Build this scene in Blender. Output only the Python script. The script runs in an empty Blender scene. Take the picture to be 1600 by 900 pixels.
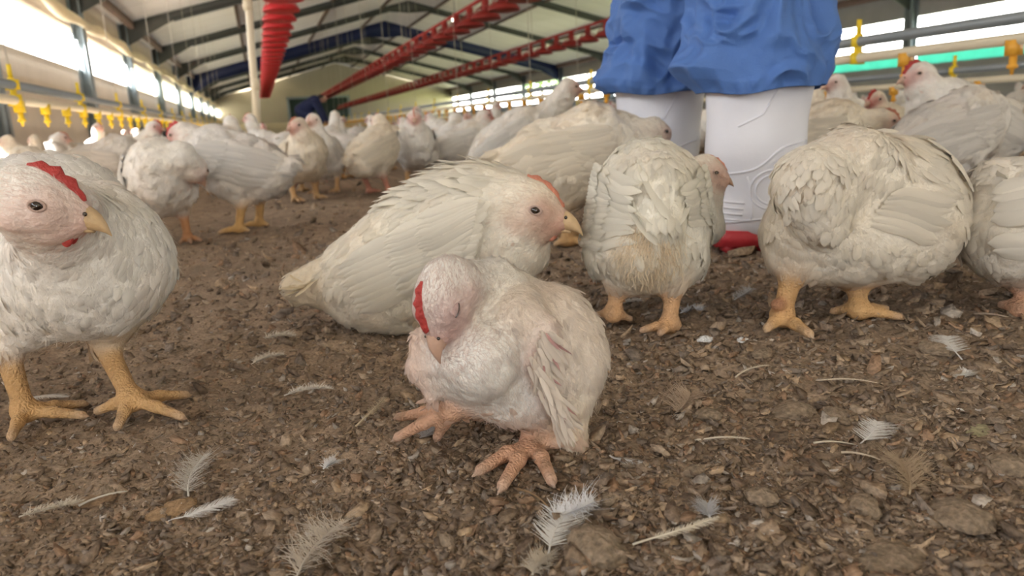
import bpy, math, random
import numpy as np
from mathutils import Vector, Matrix
from mathutils.kdtree import KDTree
from mathutils.bvhtree import BVHTree
PI = math.pi
SC = bpy.context.scene
COL = SC.collection
rng = np.random.default_rng(7)
random.seed(7)

# ------------------------------------------------------------------ camera, world, sun, exposure
FPX = 1150.0                       # focal length in pixels of the 1600 x 900 frame
CAMH = 0.30
CR = np.array([[0.94644356, -0.31917419, -0.04870759],     # camera right
               [0.11668526, 0.19746888, 0.97333992],       # camera up
               [0.30104675, 0.92689475, -0.22413607]])     # camera forward
CAM0 = np.array([0, 0, CAMH])
cam = bpy.data.cameras.new('camera'); cam_o = bpy.data.objects.new('camera', cam); COL.objects.link(cam_o)
cam_o.matrix_world = Matrix(((CR[0][0], CR[1][0], -CR[2][0], 0), (CR[0][1], CR[1][1], -CR[2][1], 0),
                             (CR[0][2], CR[1][2], -CR[2][2], CAMH), (0, 0, 0, 1)))
cam.sensor_width = 36; cam.lens = FPX / 1600 * 36; cam.clip_start = .02; cam.clip_end = 500
cam.dof.use_dof = True; cam.dof.focus_distance = .74; cam.dof.aperture_fstop = 7.5
SC.camera = cam_o

EXPOSURE = 0.30
SC.view_settings.view_transform = 'Standard'; SC.view_settings.look = 'None'
SC.view_settings.gamma = 1; SC.view_settings.use_curve_mapping = False
SC.view_settings.exposure = EXPOSURE
SC.cycles.use_denoising = True
SC.cycles.max_bounces = 8; SC.cycles.diffuse_bounces = 5; SC.cycles.transmission_bounces = 4
SC.cycles.sample_clamp_indirect = 8
SKY = 7.0
SUNS = 48.0
W = bpy.data.worlds.new('sky'); SC.world = W; W.use_nodes = True
wn = W.node_tree.nodes; wl = W.node_tree.links; wn.clear()
wo = wn.new('ShaderNodeOutputWorld'); wb = wn.new('ShaderNodeBackground'); wr = wn.new('ShaderNodeValToRGB')
wt = wn.new('ShaderNodeTexCoord'); ws = wn.new('ShaderNodeSeparateXYZ')
wl.new(wt.outputs['Generated'], ws.inputs[0]); wl.new(ws.outputs['Z'], wr.inputs[0])
wr.color_ramp.elements[0].position = 0.0; wr.color_ramp.elements[0].color = (1.0, .98, .93, 1)
wr.color_ramp.elements[1].position = .7; wr.color_ramp.elements[1].color = (.86, .92, 1.0, 1)
wl.new(wr.outputs[0], wb.inputs[0]); wb.inputs[1].default_value = SKY; wl.new(wb.outputs[0], wo.inputs[0])
sun = bpy.data.lights.new('sun', 'SUN'); sun.energy = SUNS; sun.angle = math.radians(.6); sun.color = (1, .96, .90)
sun_o = bpy.data.objects.new('sun', sun); COL.objects.link(sun_o)
sun_dir = Vector((1, .10, -.95)).normalized()           # from the left wall down into the house
sun_o.rotation_euler = sun_dir.to_track_quat('-Z', 'Y').to_euler()
def portal(loc, rot, sx, sy):
    l = bpy.data.lights.new('portal', 'AREA'); l.shape = 'RECTANGLE'; l.size = sx; l.size_y = sy; l.cycles.is_portal = True
    o = bpy.data.objects.new('portal', l); COL.objects.link(o); o.location = loc; o.rotation_euler = rot
    return o
portal((-3.02, 16, 1.92), (0, -PI/2, 0), .9, 46)           # left openings
portal((16.6, 16, 1.77), (0, PI/2, 0), 1.3, 46)            # right openings
portal((-.4, -7, 1.2), (PI/2, 0, 0), 3.2, 2.4)            # unseen doorway behind the camera, added for fill light

# ------------------------------------------------------------------ pixel rays (frame of 1600 x 900)
YAW = 0.3140425
FH = np.array([math.sin(YAW), math.cos(YAW), 0.0])
RH = np.array([math.cos(YAW), -math.sin(YAW), 0.0])
UP = np.array([0, 0, 1.0])
def ray(px, py): return CR.T @ np.array([(px-800)/FPX, (450-py)/FPX, 1.0])
def ground(px, py, z=0.0):
    d = ray(px, py); t = (z-CAMH)/d[2]; return CAM0 + t*d
class Frame:
    """points of a thing that stands at ground pixel (px,py); returned relative to that base"""
    def __init__(s, px, py):
        s.g = ground(px, py); s.s = float((s.g-CAM0) @ CR[2]) / FPX
    def __call__(s, px, py, dy=0.0):
        d = ray(px, py); t = ((s.g-CAM0) @ FH + dy) / (d @ FH)
        return CAM0 + t*d - s.g
    def gr(s, px, py, z=0.0): return ground(px, py, z) - s.g

# ------------------------------------------------------------------ materials
def new_mat(name):
    m = bpy.data.materials.new(name); m.use_nodes = True
    nt = m.node_tree; b = nt.nodes['Principled BSDF']
    return m, nt, b
def N(nt, t, **kw):
    n = nt.nodes.new(t)
    for k, v in kw.items(): setattr(n, k, v)
    return n
def simple(name, col, rough=.6, metal=0.0, var=.12, scale=6.0, bump=0.0, bscale=60.0, emit=None, trans=0.0, spec=.4):
    m, nt, b = new_mat(name)
    tc = N(nt, 'ShaderNodeTexCoord'); no = N(nt, 'ShaderNodeTexNoise'); no.inputs['Scale'].default_value = scale; no.inputs['Detail'].default_value = 5
    nt.links.new(tc.outputs['Object'], no.inputs['Vector'])
    mx = N(nt, 'ShaderNodeMix', data_type='RGBA')
    nt.links.new(no.outputs['Fac'], mx.inputs[0])
    c = np.array(col[:3])
    mx.inputs[6].default_value = (*np.clip(c*(1-var), 0, 1), 1); mx.inputs[7].default_value = (*np.clip(c*(1+var), 0, 1), 1)
    nt.links.new(mx.outputs[2], b.inputs['Base Color'])
    b.inputs['Roughness'].default_value = rough; b.inputs['Metallic'].default_value = metal
    b.inputs['Specular IOR Level'].default_value = spec
    if bump:
        n2 = N(nt, 'ShaderNodeTexNoise'); n2.inputs['Scale'].default_value = bscale; n2.inputs['Detail'].default_value = 6
        nt.links.new(tc.outputs['Object'], n2.inputs['Vector'])
        bp = N(nt, 'ShaderNodeBump'); bp.inputs['Strength'].default_value = bump; bp.inputs['Distance'].default_value = .01
        nt.links.new(n2.outputs['Fac'], bp.inputs['Height']); nt.links.new(bp.outputs[0], b.inputs['Normal'])
    if emit:
        b.inputs['Emission Color'].default_value = (*col[:3], 1); b.inputs['Emission Strength'].default_value = emit
    if trans:
        tr = N(nt, 'ShaderNodeBsdfTranslucent'); nt.links.new(mx.outputs[2], tr.inputs[0])
        ms = N(nt, 'ShaderNodeMixShader'); ms.inputs[0].default_value = trans
        nt.links.new(b.outputs[0], ms.inputs[1]); nt.links.new(tr.outputs[0], ms.inputs[2])
        nt.links.new(ms.outputs[0], nt.nodes['Material Output'].inputs[0])
    return m
def body_mat():
    """skin and down: pigment from the colour attribute, its alpha marks scaly leg skin"""
    m, nt, b = new_mat('hen_skin')
    at = N(nt, 'ShaderNodeAttribute', attribute_name='Col'); tc = N(nt, 'ShaderNodeTexCoord')
    n1 = N(nt, 'ShaderNodeTexNoise'); n1.inputs['Scale'].default_value = 55; n1.inputs['Detail'].default_value = 6
    nt.links.new(tc.outputs['Object'], n1.inputs['Vector'])
    mr = N(nt, 'ShaderNodeMapRange'); mr.inputs[3].default_value = .78; mr.inputs[4].default_value = 1.15
    nt.links.new(n1.outputs['Fac'], mr.inputs[0])
    mu = N(nt, 'ShaderNodeMix', data_type='RGBA', blend_type='MULTIPLY'); mu.inputs[0].default_value = 1
    nt.links.new(at.outputs['Color'], mu.inputs[6]); nt.links.new(mr.outputs[0], mu.inputs[7])
    nt.links.new(mu.outputs[2], b.inputs['Base Color'])
    vo = N(nt, 'ShaderNodeTexVoronoi', feature='DISTANCE_TO_EDGE'); vo.inputs['Scale'].default_value = 240
    nt.links.new(tc.outputs['Object'], vo.inputs['Vector'])
    m1 = N(nt, 'ShaderNodeMath', operation='MULTIPLY'); nt.links.new(vo.outputs[0], m1.inputs[0]); nt.links.new(at.outputs['Alpha'], m1.inputs[1])
    n2 = N(nt, 'ShaderNodeTexNoise'); n2.inputs['Scale'].default_value = 260; n2.inputs['Detail'].default_value = 4
    nt.links.new(tc.outputs['Object'], n2.inputs['Vector'])
    m2 = N(nt, 'ShaderNodeMath', operation='MULTIPLY_ADD'); m2.inputs[1].default_value = .5
    nt.links.new(n2.outputs['Fac'], m2.inputs[0]); nt.links.new(m1.outputs[0], m2.inputs[2])
    n3 = N(nt, 'ShaderNodeTexNoise'); n3.inputs['Scale'].default_value = 120; n3.inputs['Detail'].default_value = 3; nt.links.new(tc.outputs['Object'], n3.inputs['Vector'])
    m4 = N(nt, 'ShaderNodeMath', operation='ADD'); nt.links.new(m2.outputs[0], m4.inputs[0]); nt.links.new(n3.outputs['Fac'], m4.inputs[1])
    bp = N(nt, 'ShaderNodeBump'); bp.inputs['Strength'].default_value = .7; bp.inputs['Distance'].default_value = .004
    nt.links.new(m4.outputs[0], bp.inputs['Height']); nt.links.new(bp.outputs[0], b.inputs['Normal'])
    b.inputs['Roughness'].default_value = .62; b.inputs['Specular IOR Level'].default_value = .3
    return m
def feather_mat():
    m, nt, b = new_mat('hen_feather')
    at = N(nt, 'ShaderNodeAttribute', attribute_name='Col'); uv = N(nt, 'ShaderNodeUVMap', uv_map='uv')
    sp = N(nt, 'ShaderNodeSeparateXYZ'); nt.links.new(uv.outputs[0], sp.inputs[0])
    ab = N(nt, 'ShaderNodeMath', operation='ABSOLUTE'); nt.links.new(sp.outputs[0], ab.inputs[0])
    ma = N(nt, 'ShaderNodeMath', operation='MULTIPLY_ADD'); ma.inputs[1].default_value = -.35
    nt.links.new(ab.outputs[0], ma.inputs[0]); nt.links.new(sp.outputs[1], ma.inputs[2])
    m3 = N(nt, 'ShaderNodeMath', operation='MULTIPLY'); m3.inputs[1].default_value = 150; nt.links.new(ma.outputs[0], m3.inputs[0])
    si = N(nt, 'ShaderNodeMath', operation='SINE'); nt.links.new(m3.outputs[0], si.inputs[0])
    bp = N(nt, 'ShaderNodeBump'); bp.inputs['Strength'].default_value = .25; bp.inputs['Distance'].default_value = .001
    nt.links.new(si.outputs[0], bp.inputs['Height']); nt.links.new(bp.outputs[0], b.inputs['Normal'])
    nt.links.new(at.outputs['Color'], b.inputs['Base Color'])
    b.inputs['Roughness'].default_value = .75; b.inputs['Specular IOR Level'].default_value = .2
    tr = N(nt, 'ShaderNodeBsdfTranslucent'); nt.links.new(at.outputs['Color'], tr.inputs[0])
    ms = N(nt, 'ShaderNodeMixShader'); ms.inputs[0].default_value = .28
    nt.links.new(b.outputs[0], ms.inputs[1]); nt.links.new(tr.outputs[0], ms.inputs[2])
    nt.links.new(ms.outputs[0], nt.nodes['Material Output'].inputs[0])
    return m
def attr_mat(name, rough=.9, bump=.5, bscale=220, spec=.15):
    m, nt, b = new_mat(name)
    at = N(nt, 'ShaderNodeAttribute', attribute_name='Col'); tc = N(nt, 'ShaderNodeTexCoord')
    n1 = N(nt, 'ShaderNodeTexNoise'); n1.inputs['Scale'].default_value = bscale; n1.inputs['Detail'].default_value = 7
    nt.links.new(tc.outputs['Object'], n1.inputs['Vector'])
    mr = N(nt, 'ShaderNodeMapRange'); mr.inputs[1].default_value = .25; mr.inputs[2].default_value = .75; mr.inputs[3].default_value = .55; mr.inputs[4].default_value = 1.4
    nt.links.new(n1.outputs['Fac'], mr.inputs[0])
    mu = N(nt, 'ShaderNodeMix', data_type='RGBA', blend_type='MULTIPLY'); mu.inputs[0].default_value = 1
    nt.links.new(at.outputs['Color'], mu.inputs[6]); nt.links.new(mr.outputs[0], mu.inputs[7]); nt.links.new(mu.outputs[2], b.inputs['Base Color'])
    bp = N(nt, 'ShaderNodeBump'); bp.inputs['Strength'].default_value = bump; bp.inputs['Distance'].default_value = .004
    nt.links.new(n1.outputs['Fac'], bp.inputs['Height']); nt.links.new(bp.outputs[0], b.inputs['Normal'])
    b.inputs['Roughness'].default_value = rough; b.inputs['Specular IOR Level'].default_value = spec
    return m
M_SKIN = body_mat(); M_FEATHER = feather_mat(); M_LITTER = attr_mat('litter')
M_COMB = simple('comb_red', (.40, .045, .04), .5, var=.3, scale=90, bump=.4, bscale=300)
M_COMBP = simple('comb_pale', (.52, .20, .13), .55, var=.3, scale=90, bump=.4, bscale=300)
M_BEAK = simple('beak_horn', (.56, .40, .23), .42, var=.18, scale=120, bump=.15, bscale=200)
M_BEAKP = simple('beak_pink', (.50, .33, .25), .45, var=.2, scale=120, bump=.15, bscale=200)
M_EYE = simple('eye_dark', (.018, .010, .006), .06, spec=.8)
M_LID = simple('eyelid', (.46, .33, .28), .6, var=.2, scale=200, bump=.4, bscale=500)
M_LIDG = simple('eyelid_grey', (.42, .29, .27), .65, var=.2, scale=200, bump=.4, bscale=500)

# ------------------------------------------------------------------ mesh helpers
def mk(name, V, F, mat, parent=None, loc=None, col=None, uv=None, smooth=True, midx=None):
    """one mesh object; F: list of int arrays (quads and/or tris) or list of tuples"""
    me = bpy.data.meshes.new(name)
    V = np.asarray(V, dtype=np.float32).reshape(-1, 3)
    if isinstance(F, np.ndarray): F = [F]
    if len(F) and isinstance(F[0], np.ndarray) and F[0].ndim == 2:
        loops = np.concatenate([f.reshape(-1) for f in F]).astype(np.int32)
        tot = np.concatenate([np.full(len(f), f.shape[1]) for f in F]).astype(np.int32)
    else:
        loops = np.concatenate([np.asarray(f) for f in F]).astype(np.int32); tot = np.array([len(f) for f in F], dtype=np.int32)
    st = np.concatenate([[0], np.cumsum(tot)[:-1]]).astype(np.int32)
    me.vertices.add(len(V)); me.vertices.foreach_set('co', V.ravel())
    me.loops.add(len(loops)); me.loops.foreach_set('vertex_index', loops)
    me.polygons.add(len(tot)); me.polygons.foreach_set('loop_start', st); me.polygons.foreach_set('loop_total', tot)
    me.update(calc_edges=True)
    if smooth: me.polygons.foreach_set('use_smooth', np.ones(len(tot), dtype=bool))
    for m in (mat if isinstance(mat, (list, tuple)) else [mat]): me.materials.append(m)
    if midx is not None: me.polygons.foreach_set('material_index', np.asarray(midx, dtype=np.int32))
    if col is not None:
        c = np.asarray(col, dtype=np.float32)
        if c.shape[1] == 3: c = np.concatenate([c, np.zeros((len(c), 1), np.float32)], 1)
        a = me.color_attributes.new('Col', 'FLOAT_COLOR', 'POINT'); a.data.foreach_set('color', c.ravel())
    if uv is not None:
        l = me.uv_layers.new(name='uv'); l.data.foreach_set('uv', np.asarray(uv, np.float32)[loops].ravel())
    me.validate()
    o = bpy.data.objects.new(name, me); COL.objects.link(o)
    if parent: o.parent = parent
    if loc is not None: o.location = loc
    return o
def tag(o, label, cat, group=None, kind=None):
    o['label'] = label; o['category'] = cat
    if group: o['group'] = group
    if kind: o['kind'] = kind
    return o
def empty(name, loc, label, cat, group=None, rz=0.0):
    o = bpy.data.objects.new(name, None); COL.objects.link(o); o.location = loc; o.rotation_euler = (0, 0, rz); o.empty_display_size = .1
    return tag(o, label, cat, group)
def struct(o): o['kind'] = 'structure'; return o
class MB:
    def __init__(s): s.V = []; s.F = []; s.n = 0
    def add(s, V, F):
        V = np.asarray(V, float); s.V.append(V); s.F += [tuple(int(i)+s.n for i in f) for f in F]; s.n += len(V); return s
    def box(s, x0, x1, y0, y1, z0, z1):
        V = [(x, y, z) for x in (x0, x1) for y in (y0, y1) for z in (z0, z1)]
        return s.add(V, [(0, 1, 3, 2), (4, 6, 7, 5), (0, 4, 5, 1), (2, 3, 7, 6), (0, 2, 6, 4), (1, 5, 7, 3)])
    def prism(s, prof, axis0, axis1):
        """closed polygon prof [(u,v,w)...] swept from offset axis0 to axis1"""
        n = len(prof); P = np.asarray(prof, float)
        V = np.concatenate([P+np.asarray(axis0), P+np.asarray(axis1)])
        F = [tuple(range(n))[::-1], tuple(range(n, 2*n))] + [(i, (i+1) % n, n+(i+1) % n, n+i) for i in range(n)]
        return s.add(V, F)
    def tube(s, pts, r, n=10, cap=True):
        P = np.asarray(pts, float); m = len(P)
        r = np.broadcast_to(np.asarray(r, float), (m,))
        V = []; prev = None
        for i in range(m):
            t = P[min(i+1, m-1)]-P[max(i-1, 0)]; t = t/(np.linalg.norm(t)+1e-12)
            if prev is None:
                h = np.array([0, 0, 1.]) if abs(t[2]) < .9 else np.array([1., 0, 0])
                a = np.cross(t, h)
            else: a = prev - t*(prev @ t)
            a /= np.linalg.norm(a); prev = a; b = np.cross(t, a)
            for k in range(n):
                w = 2*PI*k/n; V.append(P[i]+r[i]*(math.cos(w)*a+math.sin(w)*b))
        F = [(i*n+k, i*n+(k+1) % n, (i+1)*n+(k+1) % n, (i+1)*n+k) for i in range(m-1) for k in range(n)]
        if cap: F += [tuple(range(n))[::-1], tuple(range((m-1)*n, m*n))]
        return s.add(V, F)
    def lathe(s, prof, c=(0, 0, 0), n=20, axis=None):
        """prof [(r,z)...] turned about z (or about axis) at c"""
        V = []
        for r, z in prof:
            for k in range(n): V.append((r*math.cos(2*PI*k/n), r*math.sin(2*PI*k/n), z))
        V = np.array(V)
        if axis is not None:
            q = Vector((0, 0, 1)).rotation_difference(Vector(axis)).to_matrix(); V = V @ np.array(q).T
        m = len(prof)
        F = [(i*n+k, i*n+(k+1) % n, (i+1)*n+(k+1) % n, (i+1)*n+k) for i in range(m-1) for k in range(n)]
        F += [tuple(range(n))[::-1], tuple(range((m-1)*n, m*n))]
        return s.add(V+np.asarray(c), F)
    def ball(s, c, r, nu=16, nv=10, M=None):
        r = np.broadcast_to(np.asarray(r, float), (3,)); V = [(0, 0, -1)]
        for i in range(1, nv):
            for k in range(nu):
                a = -PI/2+PI*i/nv; b = 2*PI*k/nu; V.append((math.cos(a)*math.cos(b), math.cos(a)*math.sin(b), math.sin(a)))
        V.append((0, 0, 1)); V = np.array(V)*r
        if M is not None: V = V @ np.asarray(M)
        t = len(V)-1
        F = [(0, 1+(k+1) % nu, 1+k) for k in range(nu)] + [(t, t-nu+k, t-nu+(k+1) % nu) for k in range(nu)]
        F += [(1+i*nu+k, 1+i*nu+(k+1) % nu, 1+(i+1)*nu+(k+1) % nu, 1+(i+1)*nu+k) for i in range(nv-2) for k in range(nu)]
        return s.add(V+np.asarray(c), F)
    def build(s, name, mat, parent=None, loc=None, smooth=False, col=None):
        return mk(name, np.concatenate(s.V), s.F, mat, parent, loc, smooth=smooth, col=col)
def unit(v): v = np.asarray(v, float); return v/(np.linalg.norm(v)+1e-12)
def vnoise(P, seed=0, octaves=3, freq=1.0):
    """value noise on points (N,k<=3), about -1..1"""
    P = np.asarray(P, float); k = P.shape[1]; out = np.zeros(len(P)); amp = 1.0; tot = 0
    for o in range(octaves):
        Q = P*freq*(2**o)+17.3*o; I = np.floor(Q).astype(np.int64); f = Q-I; f = f*f*(3-2*f); acc = 0
        for c in range(2**k):
            h = np.full(len(P), seed*7919+o*104729, np.int64); w = np.ones(len(P))
            for d in range(k):
                b = (c >> d) & 1; h = (h*73856093) ^ ((I[:, d]+b)*(19349663+d*83492791)); h = h & 0x7fffffff
                w = w*(f[:, d] if b else 1-f[:, d])
            h = (h ^ (h >> 13))*1274126177 & 0x7fffffff; h = (h ^ (h >> 16)) & 0xffff
            acc = acc + w*(h/32767.5-1)
        out += amp*acc; tot += amp; amp *= .5
    return out/tot
# ------------------------------------------------------------------ the house: floor, walls, roof, openings
XL, XR, XC = -3.0, 16.6, 6.8
Y0, Y1 = -7.0, 66.0
ZT_L, SILL_L, ZT_R, SILL_R = 2.30, 1.56, 2.39, 1.15
ZE = 3.05                                     # roof underside at the eaves
SL = .254
def zroof(x): return ZE + SL*(XC-XL-abs(x-XC))
M_WALLB = simple('wall_render', (.62, .53, .42), .85, var=.14, scale=2.5, bump=.3, bscale=18)
M_WALLG = simple('wall_concrete', (.42, .42, .40), .85, var=.15, scale=2.5, bump=.3, bscale=18)
M_WALLF = simple('far_wall_paint', (.52, .47, .36), .85, var=.08, scale=.8)
M_STEEL = simple('steel_grey_blue', (.30, .36, .39), .5, var=.12, scale=3)
M_RAFT = simple('steel_dark', (.085, .092, .088), .55, var=.2, scale=3)
M_BLUEB = simple('steel_navy', (.014, .024, .095), .5, var=.25, scale=2)
M_PURL = simple('purlin_brown', (.16, .11, .085), .7, var=.25, scale=4)
M_CURT = simple('curtain_cream', (.78, .70, .52), .7, var=.08, scale=5, bump=.4, bscale=9, trans=.3)
M_CURTT = simple('curtain_sheet', (.80, .79, .70), .7, var=.06, scale=5, bump=.3, bscale=9, trans=.6)
M_TEAL = simple('curtain_teal', (.24, .68, .58), .6, var=.1, scale=4, bump=.3, bscale=9, trans=.55)
M_DOORG = simple('door_green', (.045, .075, .06), .6, var=.2, scale=3)
# ceiling of foam boards with seams
m, nt, b = new_mat('ceiling_board'); tc = N(nt, 'ShaderNodeTexCoord'); sp = N(nt, 'ShaderNodeSeparateXYZ'); nt.links.new(tc.outputs['Object'], sp.inputs[0])
mo = N(nt, 'ShaderNodeMath', operation='PINGPONG'); mo.inputs[1].default_value = .61; nt.links.new(sp.outputs[1], mo.inputs[0])
lt = N(nt, 'ShaderNodeMath', operation='LESS_THAN'); lt.inputs[1].default_value = .012; nt.links.new(mo.outputs[0], lt.inputs[0])
no = N(nt, 'ShaderNodeTexNoise'); no.inputs['Scale'].default_value = 1.2; nt.links.new(tc.outputs['Object'], no.inputs['Vector'])
mx = N(nt, 'ShaderNodeMix', data_type='RGBA'); nt.links.new(no.outputs['Fac'], mx.inputs[0]); mx.inputs[6].default_value = (.75, .72, .67, 1); mx.inputs[7].default_value = (.83, .81, .77, 1)
m2 = N(nt, 'ShaderNodeMix', data_type='RGBA'); nt.links.new(lt.outputs[0], m2.inputs[0]); nt.links.new(mx.outputs[2], m2.inputs[6]); m2.inputs[7].default_value = (.5, .46, .41, 1)
nt.links.new(m2.outputs[2], b.inputs['Base Color']); b.inputs['Roughness'].default_value = .8
M_CEIL = m

# floor: fine where the camera stands, coarse towards the far end
def floor_axis(parts):
    out = []
    for a, bb, st in parts: out.append(np.arange(a, bb-1e-9, st))
    return np.concatenate(out+[[parts[-1][1]]])
def floor_h(x, y):
    P = np.stack([x, y], 1)
    w = np.clip(1.6-(np.hypot(x-.3, y-1)/2.4), .15, 1)
    rough = .35+.65/(1+np.exp(-(x-.15)*6))                 # crumbly on the left, lumpy on the right
    return w*(.007*vnoise(P, 3, 3, 5)+(.0085*rough)*vnoise(P, 5, 3, 32)+.0036*vnoise(P, 9, 2, 110)) - .006
def build_floor():
    xs = floor_axis([(-3.2, -.9, .1), (-.9, 1.5, .0062), (1.5, 3.5, .04), (3.5, 17, .5)])
    ys = floor_axis([(-7.5, .2, .35), (.2, 1.35, .0062), (1.35, 3.6, .03), (3.6, 66.2, .8)])
    X, Y = np.meshgrid(xs, ys, indexing='ij'); x = X.ravel(); y = Y.ravel(); z = floor_h(x, y)
    V = np.stack([x, y, z], 1); nx, ny = len(xs), len(ys)
    I = np.arange(nx*ny).reshape(nx, ny)
    F = np.stack([I[:-1, :-1], I[1:, :-1], I[1:, 1:], I[:-1, 1:]], -1).reshape(-1, 4)
    n = vnoise(V[:, :2], 21, 4, 4)[:, None]; n2 = vnoise(V[:, :2], 22, 3, 45)[:, None]
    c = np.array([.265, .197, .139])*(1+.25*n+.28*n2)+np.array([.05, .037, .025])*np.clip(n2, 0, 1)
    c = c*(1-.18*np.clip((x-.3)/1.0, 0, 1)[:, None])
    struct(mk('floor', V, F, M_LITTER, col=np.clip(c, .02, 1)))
build_floor()
struct(MB().box(XL-.2, XL, Y0, Y1, -.1, SILL_L).box(XL-.2, XL, Y0, Y1, ZT_L, zroof(XL)+.05).build('wall_left', M_WALLB))
struct(MB().box(XR, XR+.2, Y0, Y1, -.1, SILL_R).box(XR, XR+.2, Y0, Y1, ZT_R, zroof(XR)+.05).build('wall_right', M_WALLG))
gab = [(XL-.2, Y1, -.1), (XR+.2, Y1, -.1), (XR+.2, Y1, zroof(XR)), (XC, Y1, zroof(XC)+.1), (XL-.2, Y1, zroof(XL))]
struct(MB().prism(gab, (0, 0, 0), (0, .2, 0)).build('wall_far', M_WALLF))
struct(MB().box(XL-.2, -2, Y0-.2, Y0, -.1, 5.4).box(1.2, XR+.2, Y0-.2, Y0, -.1, 5.4).box(-2, 1.2, Y0-.2, Y0, 2.4, 5.6).build('wall_near', M_WALLF))  # unseen end wall; its doorway is added and sized to limit frontal fill
rf = [(XL-.5, 0, zroof(XL)-.12), (XC, 0, zroof(XC)), (XR+.5, 0, zroof(XR)-.12), (XR+.5, 0, zroof(XR)+.05), (XC, 0, zroof(XC)+.17), (XL-.5, 0, zroof(XL)+.05)]
struct(MB().prism(rf, (0, Y0, 0), (0, Y1+.2, 0)).build('ceiling', M_CEIL))
# steel frames: column, rafter with haunch
FR_Y = [-6.0, -.5, 5.0, 10.4, 15.9, 21.3, 27.2, 33.6, 40.0, 46.3, 52.6, 59.0]
for y in FR_Y:
    for sx, xw in ((1, XL), (-1, XR)):
        b_ = MB(); x0, x1 = sorted((xw+.01*sx, xw+.20*sx)); 
        b_.box(x0, x0+.025, y-.14, y+.14, 0, zroof(xw)-.02); b_.box(x1-.025, x1, y-.14, y+.14, 0, zroof(xw)-.02); b_.box(x0, x1, y-.02, y+.02, 0, zroof(xw)-.02)
        struct(b_.build('column', M_STEEL))
    mat = M_BLUEB if abs(y-40) < 1 else M_RAFT
    d = .55 if mat is M_BLUEB else .24
    b_ = MB()
    prof = [(XL+.05, y, zroof(XL)-.02), (XC, y, zroof(XC)-.02), (XR-.05, y, zroof(XR)-.02), (XR-.05, y, zroof(XR)-d-.34), (XR-1.3, y, zroof(XR-1.3)-d), (XC+.9, y, zroof(XC+.9)-d), (XC, y, zroof(XC)-d-.30),
            (XC-.9, y, zroof(XC-.9)-d), (XL+1.3, y, zroof(XL+1.3)-d), (XL+.05, y, zroof(XL)-d-.34)]
    b_.prism(prof, (0, -.03, 0), (0, .03, 0))
    b_.prism([(XL+1.3, y, zroof(XL+1.3)-d), (XC-.9, y, zroof(XC-.9)-d), (XC-.9, y, zroof(XC-.9)-d-.03), (XL+1.3, y, zroof(XL+1.3)-d-.03)], (0, -.10, 0), (0, .10, 0))
    b_.prism([(XR-1.3, y, zroof(XR-1.3)-d), (XC+.9, y, zroof(XC+.9)-d), (XC+.9, y, zroof(XC+.9)-d-.03), (XR-1.3, y, zroof(XR-1.3)-d-.03)], (0, -.10, 0), (0, .10, 0))
    struct(b_.build('rafter_beam', mat))
for x in (XL+.32, -.2, 2.9, 5.6, 8.0, 10.7, 13.6, XR-.32):
    h = .2 if abs(x-XC) > 9 else .10
    struct(MB().box(x-.05, x+.05, Y0, Y1, zroof(x)-h, zroof(x)-.01).build('purlin_beam', M_PURL))
# rolled and hanging curtains
ys = np.arange(Y0+.2, Y1-.2, .35)
pts = np.stack([np.full(len(ys), XL+.22)+.02*np.sin(ys*1.7), ys, ZT_L+.06+.035*np.sin(ys*1.12)+.02*np.sin(ys*2.9+1)], 1)
tag(MB().tube(pts, .085+.02*np.sin(ys*2.3), 12).build('rolled_curtain', M_CURT, smooth=True), 'long cream curtain rolled up along the top of the left wall openings', 'curtain')
def curtain(i, y0, y1, x, z0, z1, mat, name, label, cat, group=None, ax=.03):
    u = np.linspace(y0, y1, 40); v = np.linspace(z0, z1, 8)
    U, Z = np.meshgrid(u, v, indexing='ij'); X = x+ax*np.sin(U*9+i)*.6+ax*.4*np.sin(U*23+Z*3)
    Vf = np.stack([X, U, Z], -1).reshape(-1, 3); n = len(Vf)
    I = np.arange(n).reshape(40, 8); F = np.stack([I[:-1, :-1], I[1:, :-1], I[1:, 1:], I[:-1, 1:]], -1).reshape(-1, 4)
    o = mk(name, Vf, F, mat); md = o.modifiers.new('thickness', 'SOLIDIFY'); md.thickness = .004
    return tag(o, label, cat, group)
ORD = ['third', 'fourth', 'fifth', 'sixth', 'seventh', 'eighth', 'ninth']
for i, (a, c) in enumerate(zip(FR_Y[5:], FR_Y[6:]+[Y1])):
    curtain(i, a+.16, c-.16, XL-.05, SILL_L-.02, ZT_L+.02, M_CURTT, 'window_curtain', f'pale curtain lowered over the {ORD[i]} left wall opening, counted from the near end', 'curtain', 'lowered curtains on the left wall', .025)
for i, (a, c) in enumerate(zip(FR_Y[2:], FR_Y[3:]+[Y1])):
    if a > 25: continue
    lab = {2: 'teal curtain folded on the right wall sill, the stretch beyond the upright column', 1: 'teal curtain folded on the right wall sill, the stretch beside the upright column'}.get(i, 'teal curtain folded on the right wall sill, a stretch far from the upright column')
    curtain(i, a+.16, c-.16, XR+.02, SILL_R-.01, SILL_R+.30, M_TEAL, 'window_curtain', lab, 'curtain', 'teal curtains on the right sill', .03)
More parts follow.
